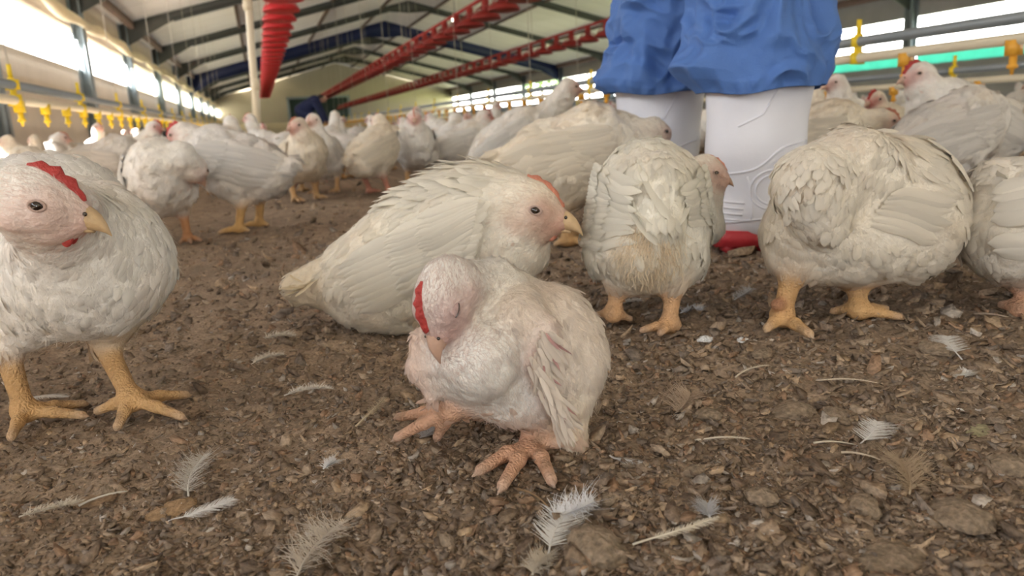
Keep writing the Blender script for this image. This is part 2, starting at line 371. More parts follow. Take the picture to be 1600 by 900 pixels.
# far end: double door
def door_far():
    r = bpy.data.objects.new('door_1', None); COL.objects.link(r); r.location = (0, Y1-.03, 0); r['kind'] = 'structure'
    for x0, x1 in ((2.7, 5.1), (5.14, 7.5)):
        b_ = MB().box(x0, x1, -.05, 0, .05, 2.75)
        for k in range(6): b_.box(x0+.1+k*.38, x0+.16+k*.38, -.08, -.05, .1, 2.7)
        b_.build('door_leaf', M_DOORG, r)
    MB().box(2.5, 7.7, -.06, .02, 2.75, 2.95).box(2.5, 2.7, -.06, .02, 0, 2.75).box(7.5, 7.7, -.06, .02, 0, 2.75).build('door_frame', M_STEEL, r)
door_far()
struct(MB().box(XL, XR, Y1-.14, Y1, 0, .9).build('baseboard_far', simple('plinth', (.60, .52, .36), .8)))
# ground and trees outside
struct(MB().box(-60, XL-.2, -40, 120, -.3, -.12).build('ground_outside', simple('pale_yard', (.68, .67, .64), .95, var=.12, scale=.6)))
struct(MB().box(XR+.2, 80, -40, 120, -.3, -.12).build('ground_outside', simple('dry_grass', (.30, .32, .16), .95, var=.3, scale=.6)))
M_LEAF = simple('leaf', (.13, .24, .06), .7, var=.5, scale=1.5, trans=.3); M_BARK = simple('bark', (.12, .085, .06), .9, var=.3, scale=5)
def tree(x, y, h, seed, label):
    r = np.random.default_rng(seed); e = empty('tree', (x, y, -.15), label, 'tree', 'trees outside the right wall')
    MB().tube([(0, 0, 0), (.1, 0, h*.3), (0, .15, h*.6), (.1, .1, h*.85)], [.22, .16, .1, .04], 8).build('trunk', M_BARK, e, smooth=True)
    n = 2600; c = r.normal(0, 1, (9, 3))*[h*.22, h*.22, h*.14]+[0, 0, h*.66]; k = r.integers(0, 9, n)
    P = c[k]+r.normal(0, 1, (n, 3))*h*.085; d = r.normal(0, 1, (n, 3)); d /= np.linalg.norm(d, axis=1)[:, None]
    q = np.cross(d, r.normal(0, 1, (n, 3))); q /= np.linalg.norm(q, axis=1)[:, None]; s = r.uniform(.08, .17, n)[:, None]
    V = np.stack([P-d*s, P+q*s*.5, P+d*s, P-q*s*.5], 1).reshape(-1, 3)
    mk('foliage', V, np.arange(4*n).reshape(n, 4), M_LEAF, e)
for i, (x, y, h) in enumerate([(24, 44, 6), (27, 52, 7.5), (23, 60, 5.5), (26, 37, 5), (30, 66, 8)]):
    tree(x, y, h, 40+i, ['small leafy tree outside the right wall openings', 'tall leafy tree outside the right wall, behind the smaller ones', 'leafy tree outside the right wall, towards the far end', 'low leafy tree outside the right wall, nearest to the blue trousers', 'tallest leafy tree outside beyond the far end of the right wall'][i])

# ------------------------------------------------------------------ feeder and drinker lines
M_RED = simple('plastic_red', (.58, .022, .03), .35, var=.15, scale=5)
M_REDD = simple('plastic_red_old', (.34, .03, .025), .45, var=.25, scale=5)
M_CREAM = simple('pvc_cream', (.72, .64, .48), .4, var=.08, scale=3)
M_GALV = simple('galvanised', (.26, .29, .31), .42, metal=.4, var=.12, scale=8)
M_YEL = simple('plastic_yellow', (.86, .62, .03), .4, var=.1, scale=8)
M_ORG = simple('plastic_orange', (.80, .40, .05), .4, var=.12, scale=8)
M_CORD = simple('cord', (.62, .58, .50), .8)
def pan(mat, name='feeder_pan'):
    b_ = MB()
    b_.lathe([(.045, .05), (.10, .035), (.19, -.02), (.21, -.06), (.205, -.075), (.195, -.06), (.15, -.085), (.05, -.07), (.02, -.068)], n=18)
    b_.lathe([(.03, .20), (.05, .19), (.055, .05), (.05, .04)], n=12)
    for k in range(8):
        a = 2*PI*k/8; b_.tube([(.05*math.cos(a), .05*math.sin(a), .10), (.13*math.cos(a), .13*math.sin(a), .05), (.2*math.cos(a), .2*math.sin(a), -.045)], .006, 5)
    return b_
def feeder_line(x, z, y0, y1, mat, label, step=.78):
    e = empty('feeder_line', (x, y0, z), label, 'feeder line', 'raised red feeder lines')
    MB().tube([(0, 0, .21), (0, (y1-y0), .21)], .026, 8).build('auger_pipe', mat, e, smooth=True)
    ps = np.arange(.3, y1-y0, step); proto = pan(mat).build('feeder_pan', mat, e, (0, ps[0], 0), smooth=True)
    for p in ps[1:]:
        c = proto.copy(); c.location = (0, p, 0); COL.objects.link(c); c.parent = e
    for p in np.arange(2, y1-y0, 6.1):
        MB().tube([(0, p, .22), (.0, p, zroof(x)-z-.02)], .007, 5).build('hanging_cord', M_CORD, e)
feeder_line(.41, 1.70, 2.0, 33.5, M_RED, 'bright red raised feeder line, closest to the left wall')
feeder_line(3.10, 1.70, 2.0, 52, M_REDD, 'red raised feeder line running under the light bulb')
feeder_line(6.03, 1.70, 2.0, 60, M_REDD, 'dark red raised feeder line close to the right wall')
def nipple(): 
    return MB().box(-.022, .022, -.022, .022, -.04, .02).lathe([(.014, 0), (.014, -.035), (.02, -.04), (.02, -.05), (.008, -.055), (.006, -.075)], (0, 0, -.035), 10)
def clip():
    return MB().box(-.012, .012, -.015, .015, -.02, .11).box(-.031, .031, -.014, .014, -.028, .028).box(-.031, .031, -.014, .014, .050, .100).box(-.009, .009, -.008, .008, .11, .175)
def drinker_line(x, z, y0, y1, step, off, label, coff, r=.024, nm=None):
    e = empty('drinker_line', (x, y0, z), label, 'drinker line', 'nipple drinker lines')
    L = y1-y0
    MB().tube([(0, 0, .075), (0, L, .075)], r, 10).build('support_pipe', M_GALV, e, smooth=True)
    MB().tube([(0, 0, 0), (0, L, 0)], r*.95, 10).build('water_pipe', M_CREAM, e, smooth=True)
    ps = np.arange(off, L, step)[:95]; n0 = nipple().build('nipple_drinker', nm or M_ORG, e, (0, ps[0], -.02))
    for p in ps[1:]:
        c = n0.copy(); c.location = (0, p, -.02); COL.objects.link(c); c.parent = e
    cs = np.arange(coff, L, step*3)[:60]; c0 = clip().build('pipe_clip', M_YEL, e, (0, cs[0], 0))
    for p in cs[1:]:
        c = c0.copy(); c.location = (0, p, 0); COL.objects.link(c); c.parent = e
    for p in cs[::2][:14]: MB().tube([(0, p, .17), (.0, p, zroof(x)-z-.02)], .004, 5).build('hanging_cord', M_CORD, e)
drinker_line(-1.15, .513, .6, 30, .50, .4, 'drinker line with yellow clips by the left wall openings', .85, nm=M_YEL)
drinker_line(2.75, .500, 1.0, 40, .505, .15, 'upper drinker line with orange nipples behind the blue trousers', .435)
drinker_line(4.5, .393, 1.0, 44, .70, .65, 'lower drinker line with yellow clips over the hens at the right', .85)
# feed drop tube, bulb
f = [(.12, 8, 2.1+.3), (.085, 8, 1.7), (.05, 8.02, 1.1), (.02, 8, .6), (-.02, 8, .03)]
e = empty('feed_tube', (0, 0, 0), 'pale upright feed tube standing between the left wall and the red feeder line', 'tube')
e.location = (-.02, 8, 0)
MB().tube([(.14, 0, 2.9), (.11, 0, 2.2), (.085, .0, 1.7), (.05, .02, 1.1), (.03, .0, .6), (0, 0, .0)], [.036, .036, .035, .037, .036, .036], 12).build('tube', M_CREAM, e, smooth=True)
for z_ in (.75, 1.5): MB().tube([(.04+.025*(z_-.6), .01, z_-.05), (.04+.025*(z_-.6), .01, z_+.05)], .045, 12).build('joint_sleeve', M_CREAM, e, smooth=True)
bp = CAM0 + ray(711, 31)*14.5
e = empty('light_bulb', tuple(bp), 'small glowing bulb hanging beside the middle red feeder line', 'light bulb')
MB().ball((0, 0, 0), (.055, .055, .065), 16, 10).build('glass_bulb', simple('bulb_glow', (1, .96, .85), .3, emit=14), e, smooth=True)
MB().lathe([(.022, 0), (.026, .05), (.02, .08)], (0, 0, .055), 12).build('socket', M_RAFT, e, smooth=True)
MB().tube([(0, 0, .13), (0, 0, zroof(bp[0])-bp[2])], .006, 6).build('cord', M_RAFT, e)
# ------------------------------------------------------------------ hens: one skin from a blended distance field, then feathers laid on it
WHITE = np.array([.80, .78, .74]); CREAM = np.array([.74, .66, .53]); PINK = np.array([.58, .38, .31]); RED = np.array([.50, .12, .09])
LEGC = np.array([.57, .35, .16]); LEGP = np.array([.60, .35, .23]); CLAW = np.array([.42, .33, .27]); DIRT = np.array([.42, .31, .20])
def basis(f, up=UP):
    f = unit(f); s = np.cross(up, f)
    if np.linalg.norm(s) < 1e-3: s = np.cross(np.array([1., 0, 0]), f)
    s = unit(s); return np.stack([f, s, np.cross(f, s)])      # rows: fwd, left, up
class Field:
    def __init__(s): s.P = []
    def el(s, c, r, f=(1, 0, 0), up=UP, k=.03, col=WHITE, fe=1.0, fl=.030, flow=None, leg=0.0, dn=0.0):
        B = basis(f, up); s.P.append(dict(t=0, c=np.asarray(c, float), r=np.asarray(r, float), B=B, k=k, col=np.asarray(col), fe=fe, fl=fl, flow=np.asarray(-B[0] if flow is None else unit(flow)), leg=leg, dn=dn)); return s
    def rc(s, a, b, ra, rb, k=.02, col=WHITE, fe=1.0, fl=.022, flow=None, leg=0.0, dn=0.0):
        a = np.asarray(a, float); b = np.asarray(b, float)
        s.P.append(dict(t=1, a=a, b=b, ra=ra, rb=rb, k=k, col=np.asarray(col), fe=fe, fl=fl, flow=unit(b-a) if flow is None else unit(flow), leg=leg, dn=dn)); return s
    @staticmethod
    def d1(p, X):
        if p['t'] == 0:
            q = (X-p['c']) @ p['B'].T; k0 = np.sqrt(((q/p['r'])**2).sum(-1)); k1 = np.sqrt(((q/p['r']**2)**2).sum(-1))
            return k0*(k0-1)/np.maximum(k1, 1e-9)
        ab = p['b']-p['a']; t = np.clip(((X-p['a']) @ ab)/(ab @ ab+1e-12), 0, 1)
        return np.sqrt(((X-p['a']-t[..., None]*ab)**2).sum(-1)) - (p['ra']+(p['rb']-p['ra'])*t)
    def __call__(s, X):
        D = None
        for p in s.P:
            d = s.d1(p, X)
            if D is None: D = d
            else:
                h = np.maximum(p['k']-np.abs(D-d), 0)/p['k']; D = np.minimum(D, d)-h*h*p['k']*.25
        return D
    def grad(s, X, e=.0012):
        D = s(X); G = np.stack([s(X+np.eye(3)[i]*e)-D for i in range(3)], -1)/e
        return D, G/np.maximum(np.linalg.norm(G, axis=-1, keepdims=True), 1e-6)
    def project(s, X, off=0.0, it=3):
        for _ in range(it):
            D, G = s.grad(X); X = X-np.clip(D-off, -.05, .05)[..., None]*G
        return X, G
    def weights(s, X, soft=.006):
        Ds = np.stack([s.d1(p, X) for p in s.P], -1); Ds -= Ds.min(-1, keepdims=True); w = np.exp(-Ds/soft); return w/w.sum(-1, keepdims=True)
    def attr(s, w, k): return w @ np.array([np.atleast_1d(p[k]) for p in s.P], float)
    def mesh(s, h):
        lo = np.full(3, 9.); hi = -lo
        for p in s.P:
            if p['t'] == 0: R = p['r'].max(); a = p['c']-R; b = p['c']+R
            else: R = max(p['ra'], p['rb']); a = np.minimum(p['a'], p['b'])-R; b = np.maximum(p['a'], p['b'])+R
            p['lo'] = a; p['hi'] = b; lo = np.minimum(lo, a); hi = np.maximum(hi, b)
        lo = lo-3*h-.012; n = np.ceil((hi+3*h+.012-lo)/h).astype(int)+1
        D = np.full(n, 1.0, np.float32); ax = [lo[i]+h*np.arange(n[i]) for i in range(3)]
        for p in s.P:
            m = p['k']+3*h; i0 = np.maximum(np.floor((p['lo']-m-lo)/h).astype(int), 0); i1 = np.minimum(np.ceil((p['hi']+m-lo)/h).astype(int)+1, n)
            sl = tuple(slice(i0[i], i1[i]) for i in range(3))
            X = np.stack(np.meshgrid(*[ax[i][sl[i]] for i in range(3)], indexing='ij'), -1)
            d = s.d1(p, X).astype(np.float32); O = D[sl]; hh = np.maximum(p['k']-np.abs(O-d), 0)/p['k']; D[sl] = np.minimum(O, d)-hh*hh*p['k']*.25
        ins = D < 0
        c = [(i, j, k) for i in (0, 1) for j in (0, 1) for k in (0, 1)]
        def sh(A, o): return A[o[0]:A.shape[0]-1+o[0], o[1]:A.shape[1]-1+o[1], o[2]:A.shape[2]-1+o[2]]
        cnt = sum(sh(ins, o).astype(np.int8) for o in c); mix = (cnt > 0) & (cnt < 8)
        idx = np.full(mix.shape, -1, np.int64); cells = np.argwhere(mix); idx[mix] = np.arange(len(cells))
        acc = np.zeros((len(cells), 3)); num = np.zeros(len(cells))
        for o in c:
            for a in range(3):
                if o[a]: continue
                o2 = list(o); o2[a] = 1
                va = D[tuple((cells+o).T)]; vb = D[tuple((cells+o2).T)]; cr = (va < 0) != (vb < 0)
                t = np.where(cr, va/np.where(cr, va-vb, 1), 0); q = np.tile(np.array(o, float), (len(cells), 1)); q[:, a] = t
                acc += q*cr[:, None]; num += cr
        V = lo+h*(cells+acc/num[:, None])
        F = []
        for a in range(3):
            b_, c_ = (a+1) % 3, (a+2) % 3
            o2 = [0, 0, 0]; o2[a] = 1
            A = ins[:n[0]-o2[0], :n[1]-o2[1], :n[2]-o2[2]]; B = ins[o2[0]:, o2[1]:, o2[2]:]
            e = np.argwhere(A != B); e = e[(e[:, b_] > 0) & (e[:, c_] > 0) & (e[:, b_] < n[b_]-1) & (e[:, c_] < n[c_]-1)]
            q = []
            for db, dc in ((1, 1), (0, 1), (0, 0), (1, 0)):
                r = e.copy(); r[:, b_] -= db; r[:, c_] -= dc; q.append(idx[tuple(r.T)])
            q = np.stack(q, 1); fl = A[tuple(e.T)]; q[~fl] = q[~fl][:, ::-1]; F.append(q)
        F = np.concatenate(F); F = F[(F >= 0).all(1)]
        V, _ = s.project(V, 0, 2)
        return V, F

T_V = np.array([0, .28, .6, .86, 1.0]); T_W = np.array([.45, .92, 1.0, .72, .14])
def blades(p, n, t, L, Wd, lift, curl, col, r, bend=0.0, rows=(T_V, T_W)):
    """feather vanes: base p, surface normal n, direction t"""
    tv, tw = rows; m = len(tv); K = len(p); b = np.cross(n, t)
    V = np.zeros((K, m, 3, 3)); UV = np.zeros((K, m, 3, 2)); jit = r.uniform(.75, 1.2, (K, m, 2)); bd = r.normal(0, .12, K)+bend
    for i in range(m):
        v = tv[i]; h = v*np.sin(lift)-curl*v*v; fw = v*np.cos(lift)
        for j, u in enumerate((-1, 0, 1)):
            wv = tw[i]*Wd*.5*u*(jit[:, i, 0] if u < 0 else jit[:, i, 1])
            V[:, i, j] = p+t*(fw*L)[:, None]+n*((h*L)+(.16*Wd*(1-abs(u))*tw[i]))[:, None]+b*(wv+bd*L*v*v)[:, None]
            if u: V[:, i, j] -= t*(.06*L*v)[:, None]
            UV[:, i, j] = (u, v)
    I = np.arange(m*3).reshape(m, 3); q = np.stack([I[:-1, :-1], I[:-1, 1:], I[1:, 1:], I[1:, :-1]], -1).reshape(-1, 4)
    F = (np.arange(K)[:, None, None]*(m*3)+q[None]).reshape(-1, 4)
    C = np.repeat(col[:, None], m*3, 1)
    return V.reshape(-1, 3), F, C.reshape(-1, 3), UV.reshape(-1, 2)
def strands(p, n, t, L, w, lift, col, r):
    K = len(p); b = np.cross(n, t); tv = np.array([0, .5, 1.0]); tw = np.array([1, .8, .15]); cu = r.normal(0, .25, (K, 2))
    V = np.zeros((K, 3, 2, 3))
    for i in range(3):
        c = p+t*(tv[i]*np.cos(lift)*L)[:, None]+n*((tv[i]*np.sin(lift)+cu[:, 0]*.4*tv[i]**2)*L)[:, None]+b*(cu[:, 1]*tv[i]**2*L)[:, None]
        V[:, i, 0] = c-b*(w*tw[i]*.5)[:, None]; V[:, i, 1] = c+b*(w*tw[i]*.5)[:, None]
    q = np.array([[0, 1, 3, 2], [2, 3, 5, 4]]); F = (np.arange(K)[:, None, None]*6+q[None]).reshape(-1, 4)
    return V.reshape(-1, 3), F, np.repeat(col, 6, 0), np.zeros((K*6, 2))
def cat(parts):
    V = []; F = []; C = []; U = []; n = 0
    for v, f, c, u in parts: V.append(v); F.append(f+n); C.append(c); U.append(u); n += len(v)
    return np.concatenate(V), np.concatenate(F), np.concatenate(C), np.concatenate(U)
def vnormals(V, F):
    n = np.cross(V[F[:, 2]]-V[F[:, 0]], V[F[:, 3]]-V[F[:, 1]]); out = np.zeros_like(V)
    for i in range(4): np.add.at(out, F[:, i], n)
    return out/np.maximum(np.linalg.norm(out, axis=1, keepdims=True), 1e-12)
def tri_sample(V, F, K, r, wt=None, VN=None):
    T = np.concatenate([F[:, [0, 1, 2]], F[:, [0, 2, 3]]]); A = np.cross(V[T[:, 1]]-V[T[:, 0]], V[T[:, 2]]-V[T[:, 0]]); a = np.linalg.norm(A, axis=1)
    if wt is not None: a = a*wt[T].mean(1)
    i = r.choice(len(T), K, p=a/a.sum()); u = r.random((K, 2)); fl = u.sum(1) > 1; u[fl] = 1-u[fl]
    P = V[T[i, 0]]+(V[T[i, 1]]-V[T[i, 0]])*u[:, :1]+(V[T[i, 2]]-V[T[i, 0]])*u[:, 1:]
    if VN is None: return P
    n = VN[T[i, 0]]*(1-u.sum(1))[:, None]+VN[T[i, 1]]*u[:, :1]+VN[T[i, 2]]*u[:, 1:]
    return P, n/np.linalg.norm(n, axis=1, keepdims=True)
def mottle(P, col):
    """uneven yellowing and thin patches where skin shows"""
    a = np.clip(vnoise(P, 61, 2, 14)*1.3+.15, 0, 1)[:, None]*.34; b = np.clip(vnoise(P, 62, 2, 19)*1.5-.1, 0, 1)[:, None]*.28
    col = col*(1-a)+col*np.array([.95, .87, .74])*a; return col*(1-b)+col*np.array([.92, .80, .74])*b
def plumage(fd, V, F, K, KS, r, ruffle=1.0, dirt=.25, tint=None, size=1.0, kd=None):
    VN = vnormals(V, F)
    w = fd.weights(V); fe = fd.attr(w, 'fe')[:, 0]
    out = []
    bo = np.clip(.021/np.maximum(fd.attr(w, 'fl')[:, 0], .004), .8, 2.6)
    P, n = tri_sample(V, F, K, r, np.clip(fe, 0, 1)**1.5*bo, VN)
    if kd is not None:
        k_ = np.array([kd.find(p)[2] > .009 for p in P]); P = P[k_]; n = n[k_]
    w = fd.weights(P, .012); fl = fd.attr(w, 'flow'); L = fd.attr(w, 'fl')[:, 0]*size; col = fd.attr(w, 'col'); dn = fd.attr(w, 'dn')[:, 0]
    t = fl-n*(fl*n).sum(1)[:, None]+r.normal(0, .20, (len(P), 3))+np.array([0, 0, -.12]); t = t-n*(t*n).sum(1)[:, None]; t /= np.linalg.norm(t, axis=1)[:, None]+1e-9
    clump = vnoise(P, 5, 2, 38)
    L = L*r.uniform(.75, 1.25, len(P)); Wd = L*r.uniform(.36, .52, len(P))
    lift = (r.uniform(.02, .12, len(P))+.16*np.clip(clump, 0, 1))*ruffle
    dm = np.clip(vnoise(P, 11, 3, 22)*1.6-.25+dn*1.6, 0, 1)*dirt*(.5+dn)
    col = mottle(P, col); c = col*(1+r.normal(0, .05, len(P)))[:, None]; c = c*(1-dm[:, None])+DIRT*dm[:, None]
    if tint is not None: c = c*tint
    out.append(blades(P-n*.002, n, t, L, Wd, lift, lift*.7+.12, np.clip(c, 0, 1), r))
    if KS:
        P, n = tri_sample(V, F, KS, r, np.clip(fe, 0, 1)*bo**1.3, VN)
        if kd is not None:
            k_ = np.array([kd.find(p)[2] > .006 for p in P]); P = P[k_]; n = n[k_]
        w = fd.weights(P, .012); fl = fd.attr(w, 'flow'); L = fd.attr(w, 'fl')[:, 0]*size; col = fd.attr(w, 'col'); dn = fd.attr(w, 'dn')[:, 0]
        t = fl-n*(fl*n).sum(1)[:, None]+r.normal(0, .26, (len(P), 3)); t = t-n*(t*n).sum(1)[:, None]; t /= np.linalg.norm(t, axis=1)[:, None]+1e-9
        dm = np.clip(vnoise(P, 11, 3, 22)*1.6-.25+dn*1.6, 0, 1)*dirt*(.5+dn)
        col = mottle(P, col); c = col*(1+r.normal(0, .07, len(P)))[:, None]; c = c*(1-dm[:, None])+DIRT*dm[:, None]
        out.append(strands(P, n, t, np.minimum(L, .020)*r.uniform(.40, .85, len(P)), np.full(len(P), .00050 if KS > 3000 else .0009)*r.uniform(.6, 1.3, len(P)), r.uniform(.0, .30, len(P))**1.2*ruffle, np.clip(c, 0, 1), r))
    return cat(out)
def quill(fd, roots, tips, widths, off, r, col=WHITE, drape=True, rows=9, bow=0.0):
    """long wing or tail feathers from roots to tips, draped on the body"""
    tv = np.linspace(0, 1, rows); tw = np.interp(tv, [0, .08, .35, .75, .92, 1], [.25, .6, .95, 1, .7, .12]); us = np.array([-1, -.5, 0, .5, 1.])
    Vs = []; Fs = []; Cs = []; Us = []; n0 = 0; m = len(us)
    I = np.arange(rows*m).reshape(rows, m); q = np.stack([I[:-1, :-1], I[:-1, 1:], I[1:, 1:], I[1:, :-1]], -1).reshape(-1, 4)
    for k in range(len(roots)):
        a = np.asarray(roots[k]); b = np.asarray(tips[k]); d = b-a
        base = a+tv[:, None]*d
        if fd is not None and drape: base, G = fd.project(base, off[k]); nn = G
        else: nn = np.tile(unit(np.cross(d, np.cross(UP, d))), (rows, 1))
        tan = np.gradient(base, axis=0); tan /= np.linalg.norm(tan, axis=1)[:, None]+1e-9
        side = np.cross(nn, tan); side /= np.linalg.norm(side, axis=1)[:, None]+1e-9
        jag = r.uniform(.86, 1.06, (rows, m))
        V = base[:, None]+side[:, None]*(us[None, :]*tw[:, None]*widths[k]*.5*jag)[..., None]+nn[:, None]*((1-us**2)[None]*widths[k]*.05+bow*np.sin(tv*PI)[:, None])[..., None]
        if fd is not None and drape:
            W_, G = fd.project(V.reshape(-1, 3).copy(), off[k], 2); V = .95*W_.reshape(V.shape)+.05*V+G.reshape(V.shape)*((1-us**2)[None]*widths[k]*.08)[..., None]
        c = np.asarray(col)*r.uniform(.86, 1.05); sh = np.ones((rows, m)); 
        Vs.append(V.reshape(-1, 3)); Fs.append(q+n0); n0 += rows*m; Cs.append(np.clip(np.tile(c, (rows*m, 1))*sh.reshape(-1, 1), 0, 1))
        Us.append(np.stack(np.meshgrid(tv*3, us, indexing='ij')[::-1], -1).reshape(-1, 2))
    return np.concatenate(Vs), np.concatenate(Fs), np.concatenate(Cs), np.concatenate(Us)
def wing(fd, S, Wr, E, T, n, r, width=.020, col=WHITE, coverts=True, off0=.004, dirt=.15):
    """folded wing: leading edge S(shoulder)->Wr(wrist); feather tips run along E (upper/inner) -> T (lower/outer)"""
    S, Wr, E, T = [np.asarray(v, float) for v in (S, Wr, E, T)]; out = []
    u = np.linspace(0, 1, n); root = S+(Wr-S)*u[:, None]; tip = E+(T-E)*u[:, None]+r.normal(0, .003, (n, 3))
    out.append(quill(fd, root+(tip-root)*.25, tip, np.full(n, width), off0+.0012*np.arange(n)[::-1]*.5, r, col))
    if coverts:
        for row, (a, b_, kk, o) in enumerate(((.12, .62, 1.15, .003), (.0, .38, 1.4, .0045))):
            k = int(n*kk*1.3); u = np.linspace(-.02, 1.0, k); root = S+(Wr-S)*u[:, None]; tip = E+(T-E)*u[:, None]
            out.append(quill(fd, root+(tip-root)*a, root+(tip-root)*b_+r.normal(0, .003, (k, 3)), np.full(k, width*.80), off0+o+.0004*np.arange(k)[::-1], r, col*1.01, rows=6))
        k = 46; u = r.random(k); v = r.uniform(-.08, .22, k); root = S+(Wr-S)*u[:, None]; tip = E+(T-E)*u[:, None]
        out.append(quill(fd, root+(tip-root)*v[:, None], root+(tip-root)*(v+.16)[:, None]+r.normal(0, .002, (k, 3)), r.uniform(.6, .9, k)*width, np.full(k, off0+.006)+r.uniform(0, .003, k), r, col*1.02, rows=5))
    return cat(out)
def leg(fd, thigh, hock, ankle, toes, rt=.038, rs=.0085, col=LEGC, thc=WHITE, rtoe=.0062, back=None, fl=.02, claw=True):
    """feathered thigh, scaly shank, toes with claws; toes: list of tips on the ground"""
    thigh, hock, ankle = [np.asarray(v, float) for v in (thigh, hock, ankle)]
    fd.rc(thigh, hock+(thigh-hock)*.14, rt, rs*1.6, k=.035, col=thc, fl=fl, flow=hock-thigh)
    fd.rc(hock, ankle, rs*1.25, rs, k=.014, col=col, fe=0, leg=1)
    fd.el(ankle, (rs*1.35, rs*1.35, rs*1.1), k=.010, col=col, fe=0, leg=1)
    for tp in list(toes)+([back] if back is not None else []):
        tp = np.asarray(tp, float); d = tp-ankle; q1 = ankle+d*.45+np.array([0, 0, .002]); q1[2] = max(q1[2], rtoe*.9)
        tip = tp.copy(); tip[2] = max(tip[2], rtoe*.55)
        e_ = q1+(tip-q1)*.8; e_[2] = max(e_[2], rtoe*.65)
        fd.rc(ankle-[0, 0, rs*.25], q1, rs*.85, rtoe*1.05, k=.008, col=col, fe=0, leg=1)
        fd.rc(q1, e_, rtoe*1.12, rtoe*.85, k=.005, col=col*.97, fe=0, leg=1)
        if claw: fd.rc(e_, tip+(tip-e_)*.45-[0, 0, rtoe*.4], rtoe*.55, rtoe*.16, k=.003, col=CLAW, fe=0, leg=.2)
def loft(centers, rw, rh, side, up, n=12):
    V = []
    for i, c in enumerate(centers):
        for k in range(n):
            a = 2*PI*k/n; V.append(c+side[i]*(rw[i]*math.cos(a))+up[i]*(rh[i]*math.sin(a)))
    m = len(centers); F = [(i*n+k, i*n+(k+1) % n, (i+1)*n+(k+1) % n, (i+1)*n+k) for i in range(m-1) for k in range(n)]
    F += [tuple(range(n))[::-1], tuple(range((m-1)*n, m*n))]
    return np.array(V), F
